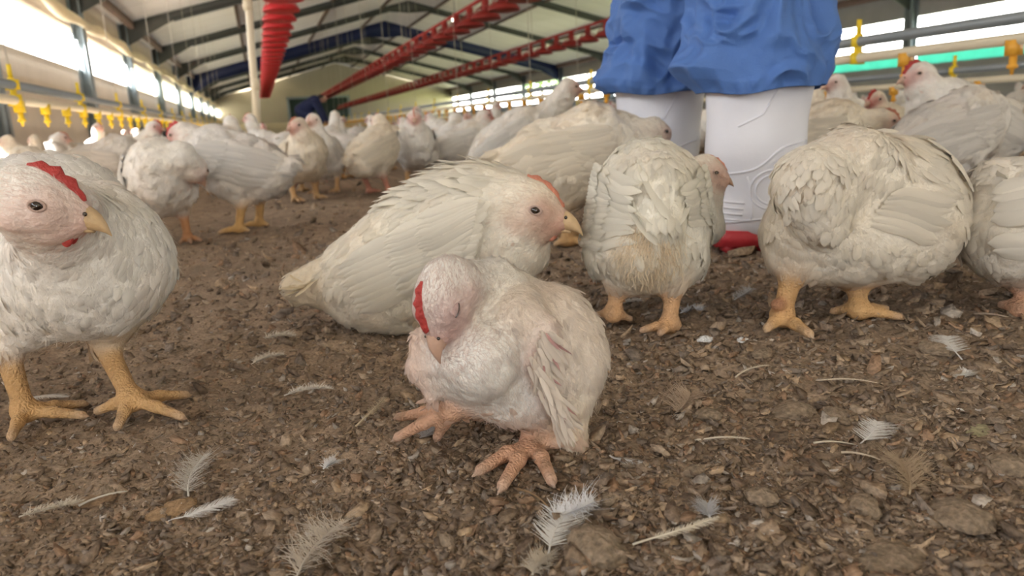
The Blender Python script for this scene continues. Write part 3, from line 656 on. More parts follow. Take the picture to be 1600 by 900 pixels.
def head(fd, c, f, up, r, face=PINK, skull=WHITE, eye='open', comb=.28, beakm=None, combm=None, fl=.009, fe=.8, beak_len=1.0, wattle=.2, ffe=.25):
    """adds skull and face to the field, returns a function that makes beak, comb, wattles and eyes under a parent"""
    c = np.asarray(c, float); B = basis(f, up); fw, sd, u = B
    fd.el(c, (r*1.12, r*.80, r*.98), fw, up, k=.02, col=skull, fe=fe, fl=fl, flow=-fw+u*.3)
    fd.el(c+fw*r*.55-u*r*.14, (r*.80, r*.60, r*.62), fw, up, k=.014, col=face, fe=ffe, fl=fl*.5, flow=-fw)
    fd.rc(c+fw*r*.70-u*r*.10, c+fw*r*1.18-u*r*.16, r*.50, r*.34, k=.010, col=face*.97, fe=0, flow=-fw)
    fd.el(c+fw*r*.55-u*r*.55, (r*.5, r*.34, r*.30), fw, up, k=.012, col=face, fe=.1, fl=fl*.5, flow=-fw)
    for sg in (1, -1):
        fd.el(c+fw*r*.42+sd*sg*r*.50+u*r*.02, (r*.52, r*.36, r*.46), fw, up, k=.010, col=face, fe=ffe*.8, fl=fl*.5, flow=-fw)
        fd.el(c+fw*r*.60+sd*sg*r*.56+u*r*.15, (r*.30, r*.26, r*.26), fw, up, k=.008, col=face*[.82, .78, .80], fe=.05, fl=fl*.4, flow=-fw)
        fd.rc(c+fw*r*.75+sd*sg*r*.40-u*r*.30, c+fw*r*1.25+sd*sg*r*.20-u*r*.26, r*.11, r*.09, k=.006, col=face*[.95, .62, .58], fe=0, flow=-fw)
        fd.el(c-fw*r*.10+sd*sg*r*.66-u*r*.34, (r*.24, r*.18, r*.26), fw, up, k=.008, col=face*[.98, .88, .86], fe=.1, fl=fl*.5, flow=-fw)
    def parts(par):
        bm_ = beakm or M_BEAK
        b0 = c+fw*r*1.22-u*r*.06; Lb = r*.80*beak_len; tv = np.linspace(0, 1, 7)
        cen = [b0-fw*Lb*.18+fw*Lb*1.15*t-u*(Lb*(.16*t+.36*t**4)) for t in tv]; pr = 1-tv**2.1
        V, F = loft(cen, r*.35*pr+.0006, r*.33*pr+.0006, [sd]*7, [u]*7); b1 = MB().add(V, F)
        cen = [b0-u*r*.30-fw*r*.25+fw*Lb*.92*t-u*Lb*.10*t for t in tv[:6]]; pr = (1-tv**1.8)[:6]
        V, F = loft(cen, r*.32*pr+.0005, r*.14*pr+.0005, [sd]*6, [u]*6); b1.add(V, F)
        bk = b1.build('beak', bm_, par, smooth=True)
        nb = MB()
        for sg in (1, -1): nb.ball(b0+fw*Lb*.22+sd*sg*r*.29+u*r*.10, r*.06, 8, 6)
        nb.build('nostril', M_EYE, bk, smooth=True)
        if comb:
            n = 17; mb = MB(); t = np.linspace(0, 1, n); th = r*.085
            hgt = comb*r*np.sin(np.clip(t*.94+.06, 0, 1)*PI)**.55*(1+.26*np.sin(t*PI*8))
            ang = np.radians(14+82*t); dirs = [fw*math.cos(q)+u*math.sin(q) for q in ang]; base = []
            for d_ in dirs:
                lo_, hi_ = r*.3, r*2.2; q = np.linspace(lo_, hi_, 60); D_ = fd(c+q[:, None]*d_); k_ = np.where(D_ >= 0)[0]; base.append(c+d_*min(q[k_[0]]-r*.02 if len(k_) else 9, r*1.35))
            V = []
            for i in range(n):
                for sg in (1, -1): V += [base[i]+sd*sg*th*1.5-dirs[i]*r*.05, base[i]+dirs[i]*max(hgt[i], .0012)+sd*sg*th*.5]
            F = []
            for i in range(n-1):
                a, b_ = 4*i, 4*i+4; F += [(a, b_, b_+1, a+1), (a+2, a+3, b_+3, b_+2), (a+1, b_+1, b_+3, a+3)]
            F += [(0, 1, 3, 2), (4*n-4, 4*n-2, 4*n-1, 4*n-3)]
            mb.add(V, F).build('comb', combm or M_COMB, par, smooth=True)
        if wattle:
            for sg in (1, -1):
                mb = MB(); d_ = unit(fw*.95-u*.62+sd*sg*.16); q = np.linspace(r*.3, r*2, 60); k_ = np.where(fd(c+q[:, None]*d_) >= 0)[0]; wc_ = c+d_*min(q[k_[0]]-r*.02 if len(k_) else 9, r*1.2)
                mb.ball(wc_-u*r*wattle*.5, (r*.16, r*.08, r*(.15+wattle)), 12, 10, B); mb.build('wattle', combm or M_COMB, par, smooth=True)
        for sg in (1, -1):
            ec = c+fw*r*.52+sd*sg*r*.80+u*r*.16; er = r*.17
            D, G = fd.grad(ec[None]); ec = ec-(D[0]+er*.15)*G[0]; g = G[0]
            Bb = basis(g, u); ring = []
            if eye == 'closed':
                ec = ec+g*er*.1; ey = MB().ball(ec, (er*.42, er*1.35, er*.85), 16, 12, Bb).build('eye', M_LIDG, par, smooth=True)
                MB().tube([ec+g*er*(.42*math.cos(q*1.3)+.02)+Bb[1]*er*1.30*math.sin(q*1.3)-Bb[2]*er*.16*math.cos(q*1.3) for q in np.linspace(-1.1, 1.1, 14)], er*.13, 6).build('eyelid', M_EYE, ey, smooth=True)
                continue
            ey = MB().ball(ec, er*.9, 14, 10).build('eye', M_EYE, par, smooth=True)
            for k in range(19):
                a = 2*PI*k/18; ring.append(ec+g*er*.38+Bb[1]*math.cos(a)*er*1.10+Bb[2]*math.sin(a)*er*.70)
            MB().tube(ring, er*.24, 8, False).build('eyelid', M_LID, ey, smooth=True)
    return parts
def finish(e, fd, parts, res, K, KS, seed, wings=(), tails=(), ruffle=1.0, dirt=.25, size=1.0, tint=None, lump=1.0):
    r = np.random.default_rng(seed)
    V, F = fd.mesh(res); w = fd.weights(V, .0045); fe_ = np.clip(fd.attr(w, 'fe'), 0, 1); VN = vnormals(V, F)
    V = V+VN*fe_*(.0042*lump*vnoise(V+seed*.37, 41, 2, 34)+.0012*lump*vnoise(V, 42, 2, 120))[:, None]
    wv = [fn(r) for fn in wings]; tv_ = [fn(r) for fn in tails]; kd = None
    if wv and K > 400:
        A = np.concatenate([q[0] for q in wv]); kd = KDTree(len(A))
        for i_, p_ in enumerate(A): kd.insert(p_, i_)
        kd.balance()
    col = fd.attr(w, 'col'); lg = fd.attr(w, 'leg')
    col = col*(1-fe_)+mottle(V, col)*fe_
    fs = np.clip(1-fe_*2.2, 0, 1)*(1-lg); col = col*(1+fs*(.22*vnoise(V, 51, 2, 190)[:, None]*np.array([.35, 1, 1])))+fs*np.array([.10, .085, .08])*np.clip(vnoise(V, 52, 2, 260), 0, 1)[:, None]
    dn = fd.attr(w, 'dn')[:, 0]; dm = (np.clip(vnoise(V, 11, 3, 22)*1.6-.25+dn*1.6, 0, 1)*dirt*.6)[:, None]*(1-lg)
    dl = np.clip(vnoise(V, 31, 3, 60)*1.3-.1, 0, .6)[:, None]*lg*np.clip(1.3-V[:, 2:]/.06, .15, 1)
    col = col*(1-dm)+DIRT*dm; col = col*(1-dl)+np.array([.20, .13, .08])*dl
    if tint is not None: col = col*tint
    mk('body', V, F, M_SKIN, e, col=np.concatenate([col, lg], 1))
    if K:
        v, f, c, u = plumage(fd, V, F, K, KS, r, ruffle, dirt, tint, size, kd); mk('plumage', v, f, M_FEATHER, e, col=c, uv=u)
    for v, f, c, u in wv: mk('wing', v, f, M_FEATHER, e, col=c, uv=u)
    for v, f, c, u in tv_: mk('tail', v, f, M_FEATHER, e, col=c, uv=u)
    for p in parts: p(e)
    return e
# ------------------------------------------------------------------ the six near hens, each in its own pose
def dr(a, b, c): return a*RH + b*FH + c*UP          # right, away, up as the camera's owner would say it
def hen_a():
    fr = Frame(120, 655); s = fr.s; fd = Field(); e = empty('broiler_hen', fr.g, 'white hen with a red comb standing at the left edge, looking right over its breast', 'chicken')
    bf = unit(dr(.80, -.52, .12)); wc = WHITE*1.03
    fd.el(fr(78, 372, .075), (170*s, 128*s, 132*s), bf, k=.05, col=wc, fl=.030)
    fd.el(fr(172, 408, .0), (86*s, 88*s, 98*s), dr(.7, -.6, -.2), k=.05, col=wc, fl=.024, flow=dr(.1, -.3, -1))
    fd.el(fr(100, 440, -.01), (96*s, 80*s, 70*s), bf, k=.04, col=wc, fl=.022, flow=dr(-.2, -.2, -1))
    fd.el(fr(-20, 330, .12), (110*s, 90*s, 85*s), dr(-.9, .4, .1), k=.05, col=wc, fl=.032, flow=dr(-.9, .4, -.2))
    fd.rc(fr(120, 385, -.02), fr(80, 334, -.095), 74*s, 54*s, k=.04, col=wc, fl=.018, flow=dr(.1, -.3, -1))
    hc = fr(46, 317, -.135); hf = unit(dr(.95, .17, -.27)); hs = .0365*1.0
    hp = head(fd, hc, hf, unit(UP+.10*RH-.05*FH), 47*s, face=np.array([.72, .56, .50]), ffe=.6, comb=.19, fl=.011, skull=wc, wattle=.10, fe=.8)
    leg(fd, fr(90, 458, .01), fr(10, 548, .0), fr(38, 640, 0), [fr.gr(140, 654), fr.gr(16, 692), fr.gr(140, 634)], rt=62*s, rs=13.5*s, rtoe=7.8*s, thc=wc, col=LEGC*1.02)
    leg(fd, fr(186, 462, .05), fr(166, 544, .05), fr(205, 622, .0), [fr.gr(292, 658), fr.gr(300, 620), fr.gr(182, 676), fr.gr(148, 648)], rt=58*s, rs=13.5*s, rtoe=7.8*s, thc=CREAM*.95, col=LEGC*1.02)
    fd.P[-1]['fe'] = 0
    wg = lambda r: wing(fd, fr(60, 320, -.0), fr(15, 430, -.03), fr(-150, 300, .10), fr(-130, 420, .05), 8, r, 30*s, wc)
    finish(e, fd, [hp], .0030, 4600, 20000, 1, wings=[wg], dirt=.22, ruffle=1.15)
def hen_b():
    fr = Frame(770, 690); s = fr.s; fd = Field(); e = empty('broiler_hen', fr.g, 'small weak pinkish hen in the middle, drooping head with closed eyes, bare drooping wing', 'chicken')
    c1 = np.array([.74, .66, .58]); cp = np.array([.72, .56, .48]); bw = WHITE*.98
    fd.el(fr(850, 530, .03), (92*s, 80*s, 90*s), unit(dr(-.6, -.3, .5)), k=.018, col=c1, fl=.020, flow=dr(.5, .1, -.8))
    fd.el(fr(868, 585, .02), (66*s, 62*s, 80*s), unit(dr(-.3, -.1, .95)), k=.03, col=c1*.96, fl=.024, flow=dr(.3, -.1, -1))
    fd.el(fr(800, 590, .0), (66*s, 62*s, 52*s), unit(dr(-.9, -.2, 0)), k=.025, col=bw*.95, fl=.015, flow=dr(.4, -.2, -1))
    fd.el(fr(752, 556, -.03), (66*s, 62*s, 64*s), unit(dr(-.6, -.7, -.2)), k=.020, col=bw*.97, fl=.014, flow=dr(.4, -.2, -1))
    fd.el(fr(690, 560, -.02), (34*s, 34*s, 52*s), unit(dr(-.6, -.7, 0)), k=.016, col=bw, fl=.014, flow=dr(.1, -.2, -1))
    fd.el(fr(815, 500, -.01), (44*s, 38*s, 50*s), unit(dr(-.4, -.6, .4)), k=.014, col=c1, fl=.016, flow=dr(.5, -.1, -.8))
    fd.rc(fr(800, 462, .03), fr(775, 438, .01), 40*s, 30*s, k=.016, col=bw*.97, fl=.012); fd.rc(fr(775, 440, .01), fr(725, 450, -.025), 32*s, 38*s, k=.014, col=bw*.97, fl=.010)
    hf = unit(dr(-.26, -.34, -.85)); hu = unit(dr(-.62, -.64, .44))
    hp = head(fd, fr(694, 458, -.05), hf, hu, 44*s, face=np.array([.52, .36, .33]), skull=bw*.97, eye='closed', comb=.20, beakm=M_BEAKP, combm=M_COMB, fl=.007, fe=.9, ffe=.35, beak_len=1.2, wattle=.02)
    # stunted far wing at the left of the picture
    fd.rc(fr(662, 530, -.02), fr(656, 575, -.03), 20*s, 16*s, k=.01, col=cp, fl=.012, flow=dr(.1, -.1, -1)); fd.rc(fr(656, 575, -.03), fr(672, 622, -.03), 14*s, 8*s, k=.01, col=cp*.95, fl=.010, fe=.5)
    # bare drooping near wing
    pk = np.array([.62, .47, .42])
    fd.rc(fr(808, 498, -.03), fr(848, 516, -.035), 26*s, 20*s, k=.02, col=c1, fl=.014, flow=dr(.4, 0, -1))
    fd.rc(fr(848, 516, -.037), fr(834, 566, -.042), 14*s, 9*s, k=.012, col=pk, fe=.5, fl=.014, flow=dr(.2, 0, -1)); fd.rc(fr(834, 566, -.042), fr(868, 640, -.038), 9*s, 5*s, k=.01, col=pk, fe=.4, fl=.014, flow=dr(.2, 0, -1))
    fd.rc(fr(880, 640, .0), fr(900, 700, -.01), 34*s, 20*s, k=.02, col=CREAM, fl=.022, flow=dr(.2, -.1, -1), dn=.5)
    leg(fd, fr(735, 590, .0), fr(728, 628, -.01), fr(705, 640, -.015), [fr.gr(613, 692), fr.gr(615, 657), fr.gr(681, 692), fr.gr(756, 658)], rt=44*s, rs=10.5*s, rtoe=8.6*s, col=LEGP, thc=bw*.95)
    leg(fd, fr(825, 620, .0), fr(846, 660, .0), fr(832, 692, -.01), [fr.gr(779, 775), fr.gr(740, 747), fr.gr(866, 765), fr.gr(872, 700)], rt=46*s, rs=12*s, rtoe=9.5*s, col=LEGP, thc=bw*.92)
    def wg(r):
        out = []
        for n, L0, L1, w0, w1, col in ((70, .014, .030, 6, 10, np.array([.76, .68, .60])), (46, .028, .048, 7, 11, np.array([.74, .66, .58])), (40, .014, .034, 3, 5, np.array([.50, .30, .29]))):
            u = r.random(n)[:, None]; arm = np.where(u < .4, fr(852, 512, -.050)+(fr(836, 566, -.056)-fr(852, 512, -.050))*u/.4, fr(836, 566, -.056)+(fr(872, 645, -.050)-fr(836, 566, -.056))*(u-.4)/.6)+r.normal(0, .003, (n, 3))
            t = dr(.42, .06, -1)+r.normal(0, .16, (n, 3)); t /= np.linalg.norm(t, axis=1)[:, None]; nn = np.tile(unit(dr(.25, -1, .2)), (n, 1)); nn = nn-t*(nn*t).sum(1)[:, None]; nn /= np.linalg.norm(nn, axis=1)[:, None]
            out.append(blades(arm, nn, t, r.uniform(L0, L1, n), r.uniform(w0, w1, n)*s, r.uniform(-.05, .25, n), r.uniform(0, .2, n), np.clip(col*r.uniform(.88, 1.05, (n, 1)), 0, 1), r))
        return cat(out)
    def tl(r):
        n = 13; roots = np.array([fr(885+r.uniform(-15, 15), 640+r.uniform(-15, 10), .0+r.uniform(-.02, .02)) for _ in range(n)]); tips = np.array([fr(905+r.uniform(-22, 20), 705+r.uniform(-25, 12), -.01+r.uniform(-.02, .02)) for _ in range(n)])
        return quill(None, roots, tips, np.full(n, 16*s), np.zeros(n), r, CREAM*.98, False)
    finish(e, fd, [hp], .0024, 4600, 18000, 2, wings=[wg], tails=[tl], dirt=.35, ruffle=.9, size=.9)
def hen_c():
    fr = Frame(690, 512); s = fr.s; fd = Field(); e = empty('broiler_hen', fr.g, 'large cream hen crouching in profile behind the small weak hen, beak pointing right', 'chicken')
    wc = np.array([.80, .76, .67]); ax = unit(dr(.90, -.05, .40))
    fd.el(fr(672, 385, .05), (172*s, 100*s, 96*s), ax, k=.05, col=wc, fl=.030)
    fd.el(fr(745, 350, .03), (100*s, 90*s, 84*s), ax, k=.05, col=wc, fl=.026, flow=dr(-.9, 0, -.45))
    fd.el(fr(785, 382, .0), (70*s, 72*s, 66*s), dr(1, -.2, 0), k=.04, col=wc*.95, fl=.017, flow=dr(-.25, -.2, -1), dn=.15)
    fd.el(fr(640, 450, .04), (118*s, 82*s, 68*s), dr(1, 0, .1), k=.05, col=wc*.95, fl=.022, flow=dr(-.7, 0, -.7))
    fd.rc(fr(560, 432, .06), fr(478, 446, .06), 54*s, 32*s, k=.04, col=CREAM, fl=.026, flow=dr(-.9, 0, -.3))
    fd.rc(fr(775, 330, .0), fr(815, 325, -.02), 56*s, 46*s, k=.03, col=wc, fl=.014, flow=dr(-.8, 0, -.5))
    hp = head(fd, fr(822, 327, -.03), unit(dr(.92, -.28, -.20)), UP, 45*s, face=np.array([.56, .36, .28]), skull=np.array([.80, .73, .60]), comb=.10, combm=M_COMBP, fl=.008, fe=.8, beak_len=1.0, wattle=.03)
    leg(fd, fr(700, 450, .0), fr(690, 495, -.01), fr(705, 508, -.03), [fr.gr(735, 530), fr.gr(700, 538), fr.gr(745, 515)], rt=60*s, rs=11*s, rtoe=7*s, thc=wc*.9, col=LEGC)
    leg(fd, fr(690, 450, .12), fr(680, 495, .12), fr(700, 500, .12), [fr.gr(750, 492), fr.gr(740, 486)], rt=55*s, rs=11*s, rtoe=7*s, thc=wc*.9, col=LEGC)
    wg = lambda r: wing(fd, fr(752, 318, -.06), fr(735, 402, -.06), fr(520, 410, -.03), fr(560, 492, -.04), 12, r, 23*s, wc, True, .006)
    wf = lambda r: wing(fd, fr(740, 300, .12), fr(720, 400, .16), fr(520, 370, .12), fr(540, 440, .14), 7, r, 27*s, wc, False, .005)
    def tl(r):
        n = 16; roots = np.array([fr(515+r.uniform(-20, 20), 430+r.uniform(-16, 20), .05+r.uniform(-.03, .03)) for _ in range(n)]); tips = np.array([fr(452+r.uniform(-28, 25), 452+r.uniform(-26, 18), .05+r.uniform(-.04, .04)) for _ in range(n)])
        return quill(None, roots, tips, np.full(n, 24*s), np.zeros(n), r, np.array([.76, .65, .46]), False)
    def ruff(r):
        n = 150; a = r.random(n)[:, None]; roots = fr(768, 296, .0)+(fr(640, 305, .03)-fr(768, 296, .0))*a+np.stack([r.uniform(-.03, .03, n), r.uniform(-.05, .05, n), r.uniform(-.012, .0, n)], 1)
        roots, g = fd.project(roots, -.003); t = dr(-1, 0, .1)+r.normal(0, .14, (n, 3)); t = t-g*(t*g).sum(1)[:, None]; t /= np.linalg.norm(t, axis=1)[:, None]; L = r.uniform(.032, .052, n)
        return blades(roots, g, t, L, r.uniform(.010, .015, n), r.uniform(.12, .42, n), r.uniform(.0, .2, n), wc*r.uniform(.93, 1.03, (n, 1)), r)
    finish(e, fd, [hp], .0032, 4600, 20000, 3, wings=[wg, wf], tails=[tl, ruff], dirt=.34, ruffle=1.2)
def hen_d():
    fr = Frame(1000, 505); s = fr.s; fd = Field(); e = empty('broiler_hen', fr.g, 'cream hen seen from behind in front of the white boots, head peeking out right', 'chicken')
    wc = np.array([.80, .77, .68])
    fd.el(fr(1014, 342, .06), (.118, 92*s, 112*s), unit(dr(.15, .95, .15)), k=.04, col=wc, fl=.030, flow=dr(0, -.55, -.8))
    fd.el(fr(1008, 382, .03), (.085, 82*s, 66*s), unit(dr(.1, .95, -.1)), k=.04, col=wc*.95, fl=.022, flow=dr(0, -.3, -1))
    fd.el(fr(1015, 270, .05), (.08, 60*s, 42*s), unit(dr(.1, .95, .2)), k=.04, col=wc, fl=.030, flow=dr(.05, -.7, -.6))
    fd.rc(fr(1020, 290, -.01), fr(1035, 348, -.06), 42*s, 24*s, k=.03, col=wc, fl=.028, flow=dr(.1, -.3, -1))
    fd.el(fr(1008, 395, -.03), (46*s, 40*s, 44*s), k=.03, col=CREAM, fl=.022, flow=dr(0, -.2, -1), dn=.3)
    fd.rc(fr(1060, 300, .12), fr(1095, 275, .13), 42*s, 30*s, k=.03, col=wc*.9, fl=.013)
    fd.rc(fr(1105, 300, .13), fr(1098, 350, .11), 26*s, 36*s, k=.03, col=wc*.88, fl=.013)
    hp = head(fd, fr(1100, 271, .12), unit(dr(.95, -.10, -.22)), UP, 27*s, face=np.array([.55, .36, .30]), skull=wc*.95, comb=.1, combm=M_COMBP, beakm=M_BEAKP, fl=.007, fe=.8, wattle=.02, beak_len=.95)
    leg(fd, fr(964, 410, .02), fr(968, 440, .01), fr(958, 488, 0), [fr.gr(987, 502), fr.gr(930, 495), fr.gr(950, 486), fr.gr(972, 484)], rt=40*s, rs=10.5*s, rtoe=5.6*s, col=np.array([.60, .36, .19]), thc=wc*.93)
    leg(fd, fr(1052, 410, -.0), fr(1053, 440, -.02), fr(1046, 506, -.03), [fr.gr(1000, 520), fr.gr(1030, 526), fr.gr(1060, 512), fr.gr(1052, 500)], rt=44*s, rs=11*s, rtoe=6*s, col=np.array([.60, .36, .19]), thc=wc*.93)
    wl = lambda r: wing(fd, fr(935, 262, .05), fr(925, 385, .03), fr(1010, 300, -.04), fr(996, 380, -.05), 13, r, 16*s, wc, True, .002)
    wr_ = lambda r: wing(fd, fr(1080, 272, .03), fr(1108, 350, .02), fr(1050, 300, -.05), fr(1060, 350, -.05), 9, r, 16*s, wc, True, .002)
    def tl(r):
        n = 22; roots = np.array([fr(1018+r.uniform(-26, 26), 296+r.uniform(-30, 20), -.02+r.uniform(-.02, .015)) for _ in range(n)]); roots, _ = fd.project(roots, .001)
        tips = np.array([fr(1036+r.uniform(-20, 22), 372+r.uniform(-34, 14), -.075+r.uniform(-.02, .02)) for _ in range(n)])
        return quill(None, roots, tips, np.full(n, 22*s), np.zeros(n), r, wc*1.0, False)
    def vent(r):
        n = 800; roots = np.array([fr(1008+34*r.normal()*.6, 396+30*r.normal()*.6, -.05) for _ in range(n)]); roots, g = fd.project(roots, .0)
        t = np.array([0, 0, -1.])+r.normal(0, .35, (n, 3)); t = t-g*(t*g).sum(1)[:, None]; t /= np.linalg.norm(t, axis=1)[:, None]
        c = np.array([.70, .58, .42])*r.uniform(.75, 1.2, (n, 1)); return strands(roots, g, t, r.uniform(.010, .024, n), np.full(n, .0007), r.uniform(.1, .7, n), c, r)
    finish(e, fd, [hp], .0032, 3600, 14000, 4, wings=[wl, wr_], tails=[tl, vent], dirt=.4)
def hen_e():
    fr = Frame(1285, 505); s = fr.s; fd = Field(); e = empty('broiler_hen', fr.g, 'big round cream hen standing right of the white boots, head tucked away out of sight', 'chicken')
    wc = np.array([.78, .73, .64])
    fd.el(fr(1356, 318, .06), (128*s, 118*s, 112*s), unit(dr(-.95, -.2, .05)), k=.05, col=wc, fl=.034, flow=dr(.85, -.1, -.35))
    fd.el(fr(1310, 360, .03), (96*s, 98*s, 82*s), unit(dr(-.95, -.2, 0)), k=.05, col=wc, fl=.026, flow=dr(.5, -.1, -.8))
    fd.el(fr(1405, 345, .06), (78*s, 90*s, 92*s), k=.05, col=wc, fl=.030, flow=dr(.6, -.1, -.8))
    fd.el(fr(1238, 372, .02), (44*s, 46*s, 60*s), k=.04, col=wc*.95, fl=.016, flow=dr(-.1, -.1, -1))
    fd.rc(fr(1330, 262, .0), fr(1272, 290, -.045), 62*s, 52*s, k=.03, col=wc, fl=.022, flow=dr(-.6, -.3, -.7))
    fd.rc(fr(1270, 292, -.045), fr(1288, 345, -.06), 50*s, 34*s, k=.022, col=wc*1.02, fl=.022, flow=dr(.25, -.2, -1))
    leg(fd, fr(1254, 378, .0), fr(1242, 410, 0), fr(1222, 492, 0), [fr.gr(1196, 520), fr.gr(1270, 530), fr.gr(1234, 510), fr.gr(1212, 482)], rt=46*s, rs=13.5*s, rtoe=8*s, thc=wc*.9, col=LEGC*1.08)
    fd.el(fr(1216, 476, -.012), (12*s, 10*s, 10*s), k=.006, col=np.array([.36, .17, .10]), fe=0, leg=1)
    leg(fd, fr(1337, 402, .06), fr(1337, 430, .05), fr(1342, 482, .02), [fr.gr(1298, 490), fr.gr(1412, 500), fr.gr(1388, 486), fr.gr(1325, 480)], rt=50*s, rs=12.5*s, rtoe=7*s, thc=wc*.9, col=LEGC*1.05)
    wg = lambda r: wing(fd, fr(1345, 300, -.05), fr(1322, 352, -.05), fr(1452, 318, .0), fr(1428, 356, .0), 7, r, 19*s, wc, False, .002)
    def tl(r):
        n = 14; roots = np.array([fr(1440+r.uniform(-20, 15), 270+r.uniform(-40, 50), .05+r.uniform(-.03, .04)) for _ in range(n)]); roots, _ = fd.project(roots, .001)
        tips = roots+dr(1, 0, -.75)*.045+r.normal(0, .008, (n, 3))
        return quill(fd, roots, tips, np.full(n, 24*s), np.full(n, .006), r, wc*1.02, True, 6)
    def cap(r):
        n = 110; roots = np.array([fr(1262+r.uniform(-40, 46), 285+r.uniform(-36, 50), -.07) for _ in range(n)]); roots, g = fd.project(roots, -.001)
        t = dr(-.1, -.25, -1)+r.normal(0, .25, (n, 3)); t = t-g*(t*g).sum(1)[:, None]; t /= np.linalg.norm(t, axis=1)[:, None]
        return blades(roots, g, t, r.uniform(.020, .034, n), r.uniform(.009, .014, n), r.uniform(.05, .3, n), r.uniform(.05, .3, n), np.clip(wc*r.uniform(.92, 1.05, (n, 1)), 0, 1), r)
    finish(e, fd, [], .0033, 4400, 16000, 5, wings=[wg], tails=[tl, cap], dirt=.6)
def hen_f():
    fr = Frame(1600, 488); s = fr.s; fd = Field(); e = empty('broiler_hen', fr.g, 'white hen cut off by the right edge, only its fluffy rear in the picture', 'chicken')
    wc = np.array([.80, .76, .68])
    fd.el(fr(1628, 345, .05), (120*s, 96*s, 98*s), unit(dr(.9, .2, -.1)), k=.05, col=wc, fl=.030, flow=dr(-.8, -.1, -.5))
    fd.el(fr(1600, 360, .03), (86*s, 84*s, 74*s), unit(dr(.9, .2, 0)), k=.05, col=wc*.95, fl=.024, flow=dr(-.4, -.1, -.9), dn=.2)
    fd.rc(fr(1585, 300, .05), fr(1552, 276, .05), 48*s, 22*s, k=.035, col=wc, fl=.024, flow=dr(-.8, 0, .6))
    fd.rc(fr(1690, 330, .05), fr(1740, 260, .06), 50*s, 32*s, k=.04, col=wc, fl=.016)
    hp = head(fd, fr(1748, 240, .06), unit(dr(.9, -.2, -.1)), UP, 40*s, wattle=.1)
    leg(fd, fr(1600, 405, .02), fr(1612, 440, .02), fr(1598, 482, .0), [fr.gr(1562, 480), fr.gr(1640, 500), fr.gr(1660, 490)], rt=46*s, rs=13*s, rtoe=8*s, thc=wc*.9, col=LEGP)
    leg(fd, fr(1670, 405, .1), fr(1680, 440, .1), fr(1670, 470, .1), [fr.gr(1640, 465), fr.gr(1720, 475)], rt=46*s, rs=13*s, rtoe=8*s, thc=wc*.9, col=LEGP)
    wg = lambda r: wing(fd, fr(1680, 290, -.02), fr(1670, 370, -.03), fr(1560, 300, .0), fr(1570, 380, .0), 8, r, 28*s, wc, True, .005)
    def tl(r):
        n = 16; roots = np.array([fr(1575+r.uniform(-15, 20), 292+r.uniform(-12, 15), .04+r.uniform(-.03, .03)) for _ in range(n)])
        tips = np.array([fr(1540+r.uniform(-12, 24), 270+r.uniform(-14, 26), .04+r.uniform(-.03, .03)) for _ in range(n)])
        return quill(None, roots, tips, np.full(n, 20*s), np.zeros(n), r, wc, False, 6)
    finish(e, fd, [hp], .0034, 3000, 9000, 6, wings=[wg], tails=[tl], dirt=.28)
for f_ in (hen_a, hen_b, hen_c, hen_d, hen_e, hen_f): f_()
# ------------------------------------------------------------------ the rest of the flock
POSE = {   # body pitch, body height, neck points (x,y,z), head centre offset, head dir
    'stand':  dict(p=.22, z=.185, neck=[(.10, 0, .235), (.125, 0, .285)], head=(.135, 0, .318), f=(1, .1, -.12)),
    'alert':  dict(p=.45, z=.190, neck=[(.095, 0, .25), (.125, 0, .345)], head=(.132, 0, .385), f=(1, .2, .02)),
    'left':   dict(p=.25, z=.185, neck=[(.10, .01, .235), (.12, .03, .285)], head=(.125, .045, .318), f=(.35, 1, -.1)),
    'right':  dict(p=.25, z=.185, neck=[(.10, -.01, .235), (.12, -.03, .285)], head=(.125, -.045, .318), f=(.35, -1, -.1)),
    'tuck':   dict(p=.18, z=.188, neck=[(.110, 0, .240), (.140, 0, .268)], head=(.160, 0, .282), f=(1, .05, -.22)),
    'low':    dict(p=.05, z=.175, neck=[(.12, 0, .205), (.17, 0, .215)], head=(.195, 0, .222), f=(1, 0, -.2)),
    'peck':   dict(p=-.12, z=.175, neck=[(.13, 0, .16), (.19, 0, .095)], head=(.205, .0, .06), f=(.5, 0, -1)),
    'preen':  dict(p=.2, z=.185, neck=[(.11, .0, .235), (.13, .055, .245)], head=(.115, .085, .215), f=(-.45, .55, -.8)),
    'sit':    dict(p=.12, z=.115, neck=[(.10, 0, .165), (.12, 0, .215)], head=(.13, 0, .245), f=(1, -.2, -.1)),
    'reach':  dict(p=.38, z=.185, neck=[(.12, 0, .25), (.20, 0, .325)], head=(.222, 0, .358), f=(1, .1, .05)),
    'slim':   dict(p=.62, z=.195, neck=[(.07, 0, .26), (.085, 0, .33)], head=(.095, 0, .362), f=(1, -.15, -.1)),
}
